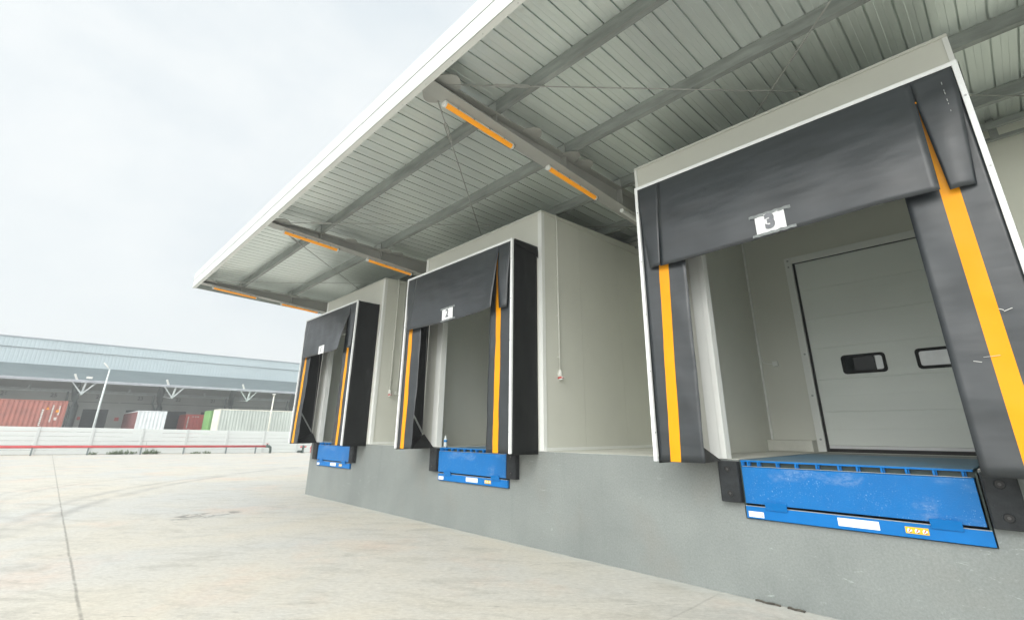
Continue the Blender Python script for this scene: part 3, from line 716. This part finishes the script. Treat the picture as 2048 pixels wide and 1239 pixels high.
for a, c in zip(GX[:-1], GX[1:]):     # crossed tension rods in each bay
    for y0, y1, dz in ((-3.16, 3.0, 0), (3.0, -3.16, -.018)):
        z0, z1 = 5.93 + dz, 5.93 + dz
        p0 = Vector((a + .12, y0, z0)); p1 = Vector((c - .12, y1, z1)); dv = p1 - p0
        mb = MB(); mb.tube([p0, p1], .0085, 8)
        rod = mb.build('brace_rod', 'rod', cn, smooth=True)
        for tq in ((.07, .13), ) if y0 < 0 else ((.87, .93),):
            s0, s1 = p0 + dv * tq[0], p0 + dv * tq[1]; sd_ = dv.cross(Vector((0, 0, 1))).normalized() * .022
            mb = MB(); mb.tube([s0, s0 + sd_ + dv * .006, s1 + sd_ - dv * .006, s1], .008, 6); mb.tube([s0, s0 - sd_ + dv * .006, s1 - sd_ - dv * .006, s1], .008, 6)
            mb.build('turnbuckle', 'rod', rod, smooth=True)
# eaves beams where the canopy meets the wall
mb = MB(); mb.box(CX0 + .4, CX1, 3.05, 3.13, 5.94, 6.03); mb.build('eaves_beam', 'purlin', cn)
mb = MB(); mb.box(CX0 + .4, CX1, 3.20, 3.26, 5.80, 5.85); mb.build('eaves_beam', 'purlin', cn)
for k in range(16):
    x = -14.4 + k * 1.49
    mb = MB(); mb.box(x, x + .09, 3.20, 3.26, 5.851, 6.14); mb.build('eaves_stud', 'purlin', cn)
mb = MB(); mb.tube([(GX[0] + .14, -3.05, 5.99), (GX[0] + .15, 3.2, 5.99)], .011, 8); mb.build('conduit_pipe', 'white_pvc', cn)

# ------------------------------------------------------------------ batten lamps under the girders
def lamp_at(y): return gb(y) - .001
lx, ly = GX[2] - .075, -2.435
sl = -.068
def lamp(name, label, orange, loc):
    t = thing(name, label, 'tube light', loc, 'tube lights under the canopy girders')
    x, y, z = loc
    L = .625
    def pr(prof, y0, y1): 
        m = MB(); n = len(prof)
        m.add([(x + p[0], y + yy, z + p[1] + sl * yy) for yy in (y0, y1) for p in prof], [tuple(range(n)), tuple(range(2 * n - 1, n - 1, -1))] + [(i, i + n, (i + 1) % n + n, (i + 1) % n) for i in range(n)])
        return m
    pr([(-.036, 0), (.036, 0), (.042, -.03), (-.042, -.03)], -L, L).build('batten_body', 'lamp_white', t, bevel=.003)
    arc = [(.040 * math.cos(R(a)), -.030 + .048 * math.sin(R(a))) for a in range(0, -181, -20)]
    pr(arc, -L + .03, L - .03).build('tube_cover', 'lamp_orange' if orange else 'lamp_white', t)
    for s in (-1, 1):
        arc2 = [(.045 * math.cos(R(a)), -.028 + .054 * math.sin(R(a))) for a in range(0, -181, -20)]
        pr(arc2, min(s * L, s * (L - .032)), max(s * L, s * (L - .032))).build('end_cap', 'lamp_white', t)
    m = MB(); m.tube([(x + .045 * math.sin(a_), y + L + .012, z - .02 + .045 * math.cos(a_) - .015 + sl * L) for a_ in [k * math.pi / 5 for k in range(11)]], .004, 5); m.build('supply_cable', 'black', t)
    for yy in (-.42, -.14, .14, .42):
        m = MB(); m.box(x + .043, x + .049, y + yy - .012, y + yy + .012, z + sl * yy - .036, z + sl * yy - .012); m.build('cover_clip', 'steel_lite', t)
    return t
L0 = lamp('tube_light', 'orange tube light on the nearest girder, outer one by the white fascia', True, (lx, ly, lamp_at(ly)))
yin = -.45
dup(L0, (lx + .03, yin, lamp_at(yin)), 'orange tube light on the nearest girder, inner one above dock 2')
dup(L0, (GX[1] - .05, ly, lamp_at(ly)), 'orange tube light on the second girder, outer one by the white fascia')
dup(L0, (GX[1] - .05, yin, lamp_at(yin)), 'orange tube light on the second girder, inner one above dock 1')
dup(L0, (GX[0] - .02, ly, lamp_at(ly)), 'orange tube light on the end girder, outer one at the canopy corner')
dup(L0, (GX[0] - .02, yin, lamp_at(yin)), 'orange tube light on the end girder, inner one close to dock 1')
lamp('tube_light', 'white unlit tube light on the nearest girder, partly behind curtain 3', False, (lx + .12, 1.45, lamp_at(1.45)))

# ------------------------------------------------------------------ power sockets on the dock house sides
for di, label in ((1, 'white conduit with a red-ringed power socket on the side of dock house 2'), (0, 'white conduit pair with a red-ringed power socket on the side of dock house 1')):
    x = DX[di] + (1.90, 1.83)[di]; y = .40; zt_ = BT - .05
    t = thing('power_socket', label, 'power socket', (x, y, 2.6), 'conduits with power sockets')
    mb = MB(); mb.tube([(x - .05, y + .0, zt_ + .11), (x + .01, y, zt_ + .09), (x + .03, y, zt_ - .03), (x + .03, y, 2.72)], .0165, 10); 
    mb.build('conduit', 'white_pvc', t, smooth=True)
    mb = MB()
    for zz in (2.95, 3.7, 4.45, 5.2): mb.box(x + .001, x + .05, y - .022, y + .022, zz, zz + .018)
    mb.build('saddle_clip', 'white_pvc', t)
    mb = MB(); mb.tube([(x + .032, y, 2.74), (x + .034, y, 2.70), (x + .036, y, 2.66), (x + .04, y + .005, 2.61)], [.022, .036, .045, .047], 14); mb.build('socket_body', 'white_pvc', t, smooth=True)
    mb = MB(); mb.tube([(x + .04, y + .006, 2.612), (x + .043, y + .008, 2.585)], .051, 14); mb.build('socket_ring', 'red', t)
    mb = MB(); mb.tube([(x + .043, y + .008, 2.586), (x + .046, y + .012, 2.565)], [.043, .040], 14); mb.box(x + .05, x + .11, y - .02, y + .035, 2.60, 2.615); mb.build('socket_lid', 'lamp_white', t)
    if di == 0:
        mb = MB(); mb.tube([(x + .02, y + .22, zt_), (x + .02, y + .22, 2.68)], .012, 8); mb.build('conduit', 'white_pvc', t, smooth=True)
        mb = MB(); mb.box(x + .001, x + .06, y + .14, y + .30, 2.60, 2.69); mb.build('switch_box', 'white_pvc', t, bevel=.006)

# bottle on the platform edge of dock 2
bx, by = -7.0, .12
bt_ = thing('water_bottle', 'small cloudy water bottle with blue label on the edge of leveller 2', 'bottle', (bx, by, 1.402))
mb = MB(); mb.tube([(bx, by, 1.402 + z) for z in (0, .01, .07, .09, .12, .155, .185, .20)], [.031, .035, .035, .033, .035, .033, .016, .014], 14); mb.build('bottle_body', 'pvc_bottle', bt_, smooth=True)
mb = MB(); mb.tube([(bx, by, 1.402 + z) for z in (.098, .142)], .0362, 14); mb.build('bottle_label', 'blue_label', bt_, smooth=True)
mb = MB(); mb.tube([(bx, by, 1.402 + z) for z in (.198, .222)], .016, 12); mb.build('bottle_cap', 'lamp_white', bt_)

# scraps along the foot of the platform
for (x, L, w_, mt, lab) in ((-1.03, .25, .022, 'debris', 'longer thin dark scrap lying at the platform foot below leveller 3'), (-.71, .16, .03, 'debris', 'shorter dark scrap at the platform foot, right of the longer one')):
    mb = MB()
    def sc_(u_, v_): return (x + u_ * L, -.03 - w_ * v_ + .006 * math.sin(u_ * 9), .004 + .012 * math.sin(v_ * 3.1) + .003 * math.sin(u_ * 12))
    mb.grid(sc_, 14, 4)
    tag(mb.build('timber_scrap', mt, None, solid=.006, loc=(x, -.03, 0)), lab, 'scrap', 'scraps at the platform foot')

# ------------------------------------------------------------------ white precast fence, fire main, hydrant, weeds
FX = -45.6
fn = thing('precast_fence', 'long white precast concrete fence across the far side of the yard', 'fence', (FX, 0, 0))
py_ = [-14.3 - 2.87 * k for k in range(12)][::-1] + [-11.44, -8.57, -5.7, -2.85, .02, 2.88, 5.73, 8.6, 11.47, 14.34, 17.2, 20.1, 23.0, 25.9, 28.8]
for a, c in zip(py_[:-1], py_[1:]):
    mb = MB()
    for k in range(6):
        za, zc = gz(FX, a), gz(FX, c); h = .295
        y0, y1 = a + .07, c - .07
        z0 = .02 + k * h; z1 = z0 + h - .012
        mb.add([(FX + dx, y, zz + dz) for y, zz in ((y0, za), (y1, zc)) for dx, dz in ((-.04, z0), (.03, z0), (.042, z0 + .02), (.042, z1 - .02), (.03, z1), (-.04, z1))], [tuple(range(5, -1, -1)), tuple(range(6, 12))] + [(i, (i + 1) % 6, (i + 1) % 6 + 6, i + 6) for i in range(6)])
    mb.build('fence_panel', 'fence', fn)
for y in py_:
    mb = MB(); mb.box(FX - .07, FX + .085, y - .075, y + .075, gz(FX, y) - .1, gz(FX, y) + 1.80); mb.build('fence_post', 'fence_post', fn, bevel=.01)

PXp = -44.5
pz = lambda y: .69 - (y + 7.3) * .0135
fp = thing('fire_main', 'long red fire main pipe on short posts along the white fence', 'pipe', (PXp, 8.5, 0))
mb = MB(); mb.tube([(PXp, -40, pz(-12)), (PXp, -12, pz(-12)), (PXp, -2, pz(-2)), (PXp, 8.5, pz(8.5))], .085, 12); mb.build('pipe_run', 'pipe_red', fp, smooth=True)
for y in (-31, -25.5, -20, -14.5, -11.4, -8.55, -5.75, -2.95, .0, 2.65, 5.55, 7.75):
    mb = MB(); mb.box(PXp - .05, PXp + .05, y - .045, y + .045, gz(PXp, y) - .05, pz(max(-12, y)) - .075); mb.box(PXp - .07, PXp + .07, y - .06, y + .06, pz(max(-12, y)) - .0749, pz(max(-12, y)) - .06); mb.build('pipe_stand', 'far_col', fp)
mb = MB(); mb.tube([(PXp, 8.5, pz(8.5)), (PXp, 8.75, pz(8.5)), (PXp, 8.9, pz(8.5) - .1), (PXp, 8.93, pz(8.5) - .3), (PXp, 8.93, gz(PXp, 9) - .05)], [.10, .11, .11, .10, .10], 12)
mb.tube([(PXp, 8.62, pz(8.5)), (PXp, 8.62, pz(8.5) + .2)], [.06, .05], 10); mb.build('elbow_valve', 'valve_green', fp, smooth=True)
mb = MB(); mb.tube([(PXp + .0 + .12 * math.cos(a), 8.62 + .12 * math.sin(a), pz(8.5) + .21) for a in [k * math.pi / 6 for k in range(13)]], .018, 6); mb.bar((PXp - .12, 8.62, pz(8.5) + .21), (PXp + .12, 8.62, pz(8.5) + .21), .02, .02); mb.build('hand_wheel', 'pipe_red', fp)

hx, hy = -44.2, 11.55
hy_ = thing('fire_hydrant', 'dark fire hydrant with red outlets standing by the fence beside dock 1', 'fire hydrant', (hx, hy, gz(hx, hy)))
z0 = gz(hx, hy)
mb = MB(); mb.tube([(hx, hy, z0 + z) for z in (0, .04, .05, .42, .46, .58, .66)], [.17, .17, .09, .09, .12, .11, .05], 14); mb.build('hydrant_body', 'valve_green', hy_, smooth=True)
for s in (-1, 1):
    mb = MB(); mb.tube([(hx, hy + s * .08, z0 + .52), (hx, hy + s * .22, z0 + .52), (hx, hy + s * .25, z0 + .50)], [.06, .06, .075], 10); mb.build('outlet', 'pipe_red', hy_)
mb = MB(); mb.tube([(hx, hy - .1, z0 + .14), (hx, hy - .42, z0 + .14), (hx, hy - .45, z0 + .06)], .10, 10); mb.build('inlet_pipe', 'valve_green', hy_, smooth=True)
mb = MB(); mb.tube([(hx, hy + .75, z0), (hx, hy + .75, z0 + .55), (hx, hy + .75, z0 + .62)], [.09, .09, .04], 12); mb.tube([(hx, hy + .65, z0 + .42), (hx + .12, hy + .60, z0 + .42)], .05, 8); tag(mb.build('fire_outlet_post', 'pipe_red', None, loc=(hx, hy + .75, z0)), 'short red outlet post half hidden behind the corner of dock 1', 'fire outlet')

def weed(y, spread, h, n, label):
    x0 = -45.2; z0 = gz(x0, y); mb = MB(); st = MB()
    for k in range(n):
        a = random.uniform(0, 2 * math.pi); rr = random.random() ** .6 * spread
        bx, by = x0 + .16 * math.cos(a) + .1, y + rr * math.sin(a); hh = random.uniform(.3, 1) * h * (1 - .5 * rr / spread)
        tx, ty = bx + random.uniform(-.05, .15), by + random.uniform(-.15, .15)
        st.tube([(bx, by, z0 - .02), (tx, ty, z0 + hh)], .006, 4)
        for q in range(9):
            f_ = random.uniform(.15, 1); c = Vector((bx + (tx - bx) * f_, by + (ty - by) * f_, z0 + hh * f_))
            dv = Vector((random.uniform(-1, 1), random.uniform(-1, 1), random.uniform(-.2, .7))).normalized(); s_ = random.uniform(.05, .11)
            sdv = dv.cross(Vector((random.uniform(-1, 1), random.uniform(-1, 1), 1))).normalized() * s_ * .35
            mb.face([c, c + dv * s_ * .5 + sdv, c + dv * s_, c + dv * s_ * .5 - sdv])
    t = thing('weed', label, 'weed', (x0, y, z0), 'weeds at the foot of the fence')
    mb.build('leaves', 'leaf', t, weld=False); st.build('stems', 'leaf', t)
weed(-2.6, .35, .26, 16, 'thin low weed at the fence foot, first from the left')
weed(-1.05, .85, .36, 80, 'widest bushy green weed at the fence foot under the red pipe')
weed(.75, .5, .40, 60, 'dense dark weed just right of a fence post under the red pipe')
weed(3.6, .35, .22, 16, 'sparse low weed in the middle of the red pipe run')
weed(4.35, .3, .24, 16, 'sparse low weed nearest the red pipe end')
tw = MB(); tw.tube([(-45.3, .42, .03), (-45.28, .38, .45), (-45.3, .33, .9)], [.018, .012, .006], 6)
tag(tw.build('dead_stem', 'debris', None, loc=(-45.3, .4, .03)), 'single tall dry stem leaning on the white fence', 'stem')

# ------------------------------------------------------------------ light poles beyond the fence
def pole(x, y, h, label, arm, tip):
    t = thing('light_pole', label, 'light pole', (x, y, gz(x, y)), 'light poles beyond the fence')
    mb = MB(); mb.tube([(x, y, gz(x, y)), (x, y, h * .6), (x, y + .02, h)], [.085, .07, .05], 10); mb.build('pole_shaft', tip, t, smooth=True)
    if arm:
        mb = MB(); mb.tube([(x, y + .02, h - .02), (x, y - .08, h + .12), (x, y - .30, h + .34)], .04, 8); mb.build('bracket_arm', 'far_steel', t, smooth=True)
        mb = MB(); mb.bar((x, y - .10, h + .14), (x, y - .42, h + .46), .17, .09); mb.build('lamp_head', 'lamp_white', t, bevel=.02)
    else:
        mb = MB(); mb.box(x - .1, x + .1, y - .14, y + .14, h, h + .09); mb.build('lamp_head', 'lamp_white', t, bevel=.02)
pole(-47.5, -2.8, 6.2, 'tall pale light pole with a tilted head beyond the white fence', True, 'far_steel')
pole(-47.5, 9.45, 4.92, 'short slim light pole with a small head near dock 1', False, 'cream')

# ------------------------------------------------------------------ far warehouse
fw = thing('far_warehouse', 'long pale blue-grey warehouse with a dark loading canopy across the yard', 'warehouse', (-68, 0, 0))
ya, yb = -70, 75
mb = MB()
def ribbed(x, z0, z1, p=.30, dp=.010):
    pts = []; y = ya
    while y < yb: pts += [(x, y), (x, y + p * .55), (x - dp, y + p * .65), (x - dp, y + p * .9)]; y += p
    n = len(pts); return [(q[0], q[1], z) for z in (z0, z1) for q in pts], [(i, i + 1, i + 1 + n, i + n) for i in range(n - 1)]
mb.add(*ribbed(-64, 7.6, 9.18)); mb.build('upper_wall', 'far_sheet', fw, weld=False)
mb = MB(); mb.add(*ribbed(-63.9, 9.2, 10.12)); mb.build('parapet', 'far_sheet', fw, weld=False)
mb = MB(); mb.box(-64.3, -63.8, ya, yb, 10.12, 10.2); mb.build('parapet_capping', 'far_edge', fw)
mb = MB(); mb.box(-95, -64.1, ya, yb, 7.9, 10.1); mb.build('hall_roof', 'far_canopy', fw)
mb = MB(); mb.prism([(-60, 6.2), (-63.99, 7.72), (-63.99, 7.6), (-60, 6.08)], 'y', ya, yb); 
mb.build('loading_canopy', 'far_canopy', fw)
mb = MB(); mb.box(-60.02, -59.9, ya, yb, 5.97, 6.0825); mb.box(-60.02, -59.88, ya, yb, 6.09, 6.21); mb.build('canopy_edge_beam', 'far_edge', fw)
dy = [(-1.65 + 3.57 * k) for k in range(-12, 14)]
ds = [y for i, y in enumerate(dy)]
mb = MB(); yy = [ya] + sum([[y - 1.05, y + 1.05] for y in ds if ya + 2 < y < yb - 2], []) + [yb]
mb.cells([-68.3, -68], yy, [-.1, 1.2, 3.84, 7.6], lambda x, y, z: not (1.2 < z < 3.84 and any(abs(y - q) < 1.05 for q in ds)))
mb.build('wall', 'far_wall', fw)
for i, y in enumerate(ds):
    if not -16 < y < 32: continue
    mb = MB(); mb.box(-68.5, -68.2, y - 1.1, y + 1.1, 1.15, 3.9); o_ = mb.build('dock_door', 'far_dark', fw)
    if -9 < y < 10: 
        num = 24 - round((y + 1.65) / 3.57)
        text_obj(str(num), 'door_number', 'digit_dark', o_, (-67.98, y - .05, 5.12), .52, 1, .012, (R(90), 0, R(90)))
    mb = MB(); mb.box(-68.02, -67.99, y - 1.7, y + 1.7, 4.55, 4.60); mb.build('wall_joint', 'far_col', o_)
mb = MB(); mb.box(-67.9, -67.6, ya, yb, 5.45, 5.62); mb.box(-67.6, -67.45, ya, yb, 5.66, 5.74); mb.build('eaves_pipe', 'far_steel', fw)
for k in range(-3, 6):
    y = -3.5 + 7.1 * k
    mb = MB()
    mb.tube([(-66.5, y, -.1), (-66.5, y, 4.1), (-66.3, y - .15, 4.8), (-65.6, y - .3, 5.6), (-64.4, y - .4, 7.3)], .30, 8); 
    mb.tube([(-66.4, y - .42, -.1), (-66.4, y - .42, 3.9), (-66.2, y - .75, 4.5), (-65.8, y - .8, 5.4)], .09, 6)
    cl_ = mb.build('canopy_column', 'far_col', fw, smooth=True)
    mb = MB(); ap = (-60.3, y, 4.92)
    mb.bar(ap, (-60.05, y - .88, 6.0), .09, .09); mb.bar(ap, (-60.05, y + .82, 6.0), .09, .09); mb.bar(ap, (-60.05, y + .08, 6.03), .13, .13)
    mb.bar(ap, (-65.8, y, 5.3), .12, .12); mb.build('canopy_strut', 'far_steel', fw)
    mb = MB(); mb.bar((-60.0, y - .55, 6.12), (-59.8, y - .85, 6.68), .16, .10); mb.bar((-60.0, y - .55, 6.2), (-59.95, y - .5, 6.05), .06, .06); mb.build('flood_light', 'lamp_white', fw)
    if k == 0:
        mb = MB(); mb.box(-59.9, -59.7, y + .0, y + .45, 6.34, 6.52); mb.build('flood_light', 'lamp_white', fw)
for k, y in enumerate((-7.2, .6, 7.6)):
    mb = MB(); mb.tube([(-66.2, y, 5.95), (-66.2, y, 5.75), (-66.2, y, 5.58)], [.05, .12, .16], 8); mb.build('bay_lamp', 'far_steel', fw)
mb = MB(); mb.box(-67.99, -67.95, .05, .42, 2.70, 3.05); mb.build('fire_cabinet', 'cont_red', fw)
mb = MB(); mb.box(-67.99, -67.95, -3.0, -2.75, 2.75, 3.05); mb.build('fire_cabinet', 'cont_red', fw)

# ------------------------------------------------------------------ containers on chassis behind the fence
def container(label, x0, x1, y0, y1, zb, zt, mside, mend, along='y', mtop=None, marks=None):
    """box container with corrugated sides, corner posts, rails and a wheeled chassis"""
    cx, cy = (x0 + x1) / 2, (y0 + y1) / 2
    t = thing('shipping_container', label, 'container', (cx, cy, 0), 'containers behind the white fence')
    def corr(fixed, a, b, axis, inward):
        p = .28; n = max(2, int((b - a - .24) / p)); p = (b - a - .24) / n; pts = []
        for k in range(n):
            q = a + .12 + k * p
            pts += [(q, 0), (q + p * .25, 0), (q + p * .4, .036), (q + p * .75, .036), (q + p * .9, 0)]
        pts.append((b - .12, 0)); m_ = len(pts)
        vs = [((fixed + inward * (.012 + e), q, z) if axis == 'y' else (q, fixed + inward * (.012 + e), z)) for z in (zb + .1, zt - .09) for q, e in pts]
        return vs, [(i, i + 1, i + 1 + m_, i + m_) for i in range(m_ - 1)]
    mb = MB(); mb.use(mside)
    sides = [(x1, y0, y1, 'y', -1), (x0, y0, y1, 'y', 1)] if along == 'y' else [(y0, x0, x1, 'x', 1), (y1, x0, x1, 'x', -1)]
    ends = [(y0, x0, x1, 'x', 1), (y1, x0, x1, 'x', -1)] if along == 'y' else [(x1, y0, y1, 'y', -1), (x0, y0, y1, 'y', 1)]
    for s_ in sides: mb.add(*corr(*s_))
    mb.box(x0 + .06, x1 - .06, y0 + .06, y1 - .06, zt - .05, zt - .02)
    mb.box(x0 + .06, x1 - .06, y0 + .06, y1 - .06, zb + .02, zb + .05)
    mb.build('corrugated_sides', None, t, weld=False)
    for s_ in ends:
        mb = MB(); mb.add(*corr(*s_)); mb.build('end_wall', mend, t, weld=False)
    mb = MB(); e = .11
    for a in (x0, x1 - e):
        for b_ in (y0, y1 - e): mb.box(a, a + e, b_, b_ + e, zb, zt)
    for zz0, zz1 in ((zb, zb + .11), (zt - .10, zt - .004)):
        mb.box(x0 + .005, x0 + .10, y0 + e, y1 - e, zz0, zz1); mb.box(x1 - .10, x1 - .005, y0 + e, y1 - e, zz0, zz1)
        mb.box(x0 + e, x1 - e, y0 + .005, y0 + .10, zz0, zz1); mb.box(x0 + e, x1 - e, y1 - .10, y1 - .005, zz0, zz1)
    mb.build('corner_frame', mtop or mside, t)
    mb = MB()
    if along == 'y': mb.box(cx - .5, cx - .35, y0, y1, zb - .35, zb - .002); mb.box(cx + .35, cx + .5, y0, y1, zb - .35, zb - .002)
    else: mb.box(x0, x1, cy - .5, cy - .35, zb - .35, zb - .002); mb.box(x0, x1, cy + .35, cy + .5, zb - .35, zb - .002)
    mb.build('chassis', 'far_col', t)
    rr = max(.3, min(.5, (zb - .1) / 2)) 
    for fr in (.1, .75, .87):
        mb = MB()
        for s_ in (-1, 1):
            if along == 'y': yy = y0 + (y1 - y0) * fr; mb.tube([(cx + s_ * .75, yy, rr), (cx + s_ * 1.05, yy, rr)], rr, 14)
            else: xx = x0 + (x1 - x0) * fr; mb.tube([(xx, cy + s_ * min(.75, (y1 - y0) / 2 - .3), rr), (xx, cy + s_ * min(1.05, (y1 - y0) / 2), rr)], rr, 14)
        mb.tube([(cx - .7, y0 + (y1 - y0) * fr, rr), (cx + .7, y0 + (y1 - y0) * fr, rr)] if along == 'y' else [(x0 + (x1 - x0) * fr, cy - .5, rr), (x0 + (x1 - x0) * fr, cy + .5, rr)], .08, 6)
        mb.box(cx - .5, cx + .5, y0 + (y1 - y0) * fr - .1, y0 + (y1 - y0) * fr + .1, rr, zb - .3) if along == 'y' else mb.box(x0 + (x1 - x0) * fr - .1, x0 + (x1 - x0) * fr + .1, cy - .5, cy + .5, rr, zb - .3)
        mb.build('wheel_pair', 'tyre', t)
    if marks: marks(t)
    return t
def red_marks(t):
    random.seed(8)
    for yc, za, zc, w_, n in ((-5.78, 2.05, 3.35, .12, 9), (-5.22, 2.35, 3.68, .10, 14), (-4.82, 2.9, 3.62, .10, 7), (-4.92, 2.5, 2.72, .18, 3)):
        mb = MB()
        for k in range(n):
            z = za + (zc - za) * k / n; mb.box(-53.99, -53.98, yc - w_ / 2 * random.uniform(.6, 1), yc + w_ / 2, z, z + (zc - za) / n * .7)
        mb.build('white_lettering', 'lamp_white', t)
    mb = MB(); mb.prism([(-5.62, 3.30), (-5.42, 3.30), (-5.52, 3.50)], 'x', -53.985, -53.975); mb.prism([(-5.0, 3.10), (-4.82, 3.10), (-4.82, 3.28), (-5.0, 3.28)], 'x', -53.985, -53.975); mb.build('yellow_mark', 'yellow', t)
container('rust-red container with white lettering, broadside at the left end of the yard', -56.44, -54.0, -16.6, -4.4, 1.35, 4.02, 'cont_rust', 'cont_rust', 'y', None, red_marks)
container('white-fronted container with dark red side, backed onto the far warehouse', -67.6, -57.0, .72, 2.98, 1.1, 3.50, 'cont_dark', 'cont_white', 'x', 'cont_white')
def redm(t):
    mb = MB(); random.seed(3)
    for k in range(9): mb.box(-64.0, -63.985, 6.05, 6.16, 2.0 + k * .14, 2.0 + k * .14 + .09)
    for k in range(3): mb.box(-64.0, -63.985, 6.45 + k * .25, 6.59 + k * .25, 3.16, 3.24)
    mb.build('white_lettering', 'lamp_white', t)
container('bright red container end-on between a dark doorway and a green container', -67.8, -64.0, 5.84, 8.2, 1.0, 3.46, 'cont_red', 'cont_red', 'x', None, redm)
container('green container of which only a narrow end shows beside the red one', -60.0, -57.6, 6.73, 12.7, 1.2, 3.71, 'cont_green', 'cont_green', 'y')
container('long weathered grey container with a cream end, broadside behind the fence', -57.4, -55.0, 6.98, 19.2, 1.2, 3.80, 'cont_grey', 'cream', 'y', 'cream')

# ------------------------------------------------------------------ air
hm = bpy.data.materials.new('haze_air'); hm.use_nodes = True; nt = hm.node_tree; nt.nodes.clear()
ho = node(nt, 'ShaderNodeOutputMaterial'); pv = node(nt, 'ShaderNodeVolumePrincipled'); nt.links.new(pv.outputs[0], ho.inputs['Volume'])
pv.inputs['Color'].default_value = (.93, .96, .97, 1); pv.inputs['Density'].default_value = .0034; pv.inputs['Anisotropy'].default_value = .2
M['haze'] = hm
mb = MB(); mb.box(-150, 90, -125, 130, -2.0, 13.0); tag(mb.build('haze', 'haze'), kind='stuff')

# ------------------------------------------------------------------ render settings
SC.render.engine = 'CYCLES'
SC.cycles.use_denoising = True
SC.cycles.max_bounces = 10; SC.cycles.diffuse_bounces = 6
SC.view_settings.view_transform = 'Standard'; SC.view_settings.look = 'None'; SC.view_settings.exposure = 0; SC.view_settings.gamma = 1
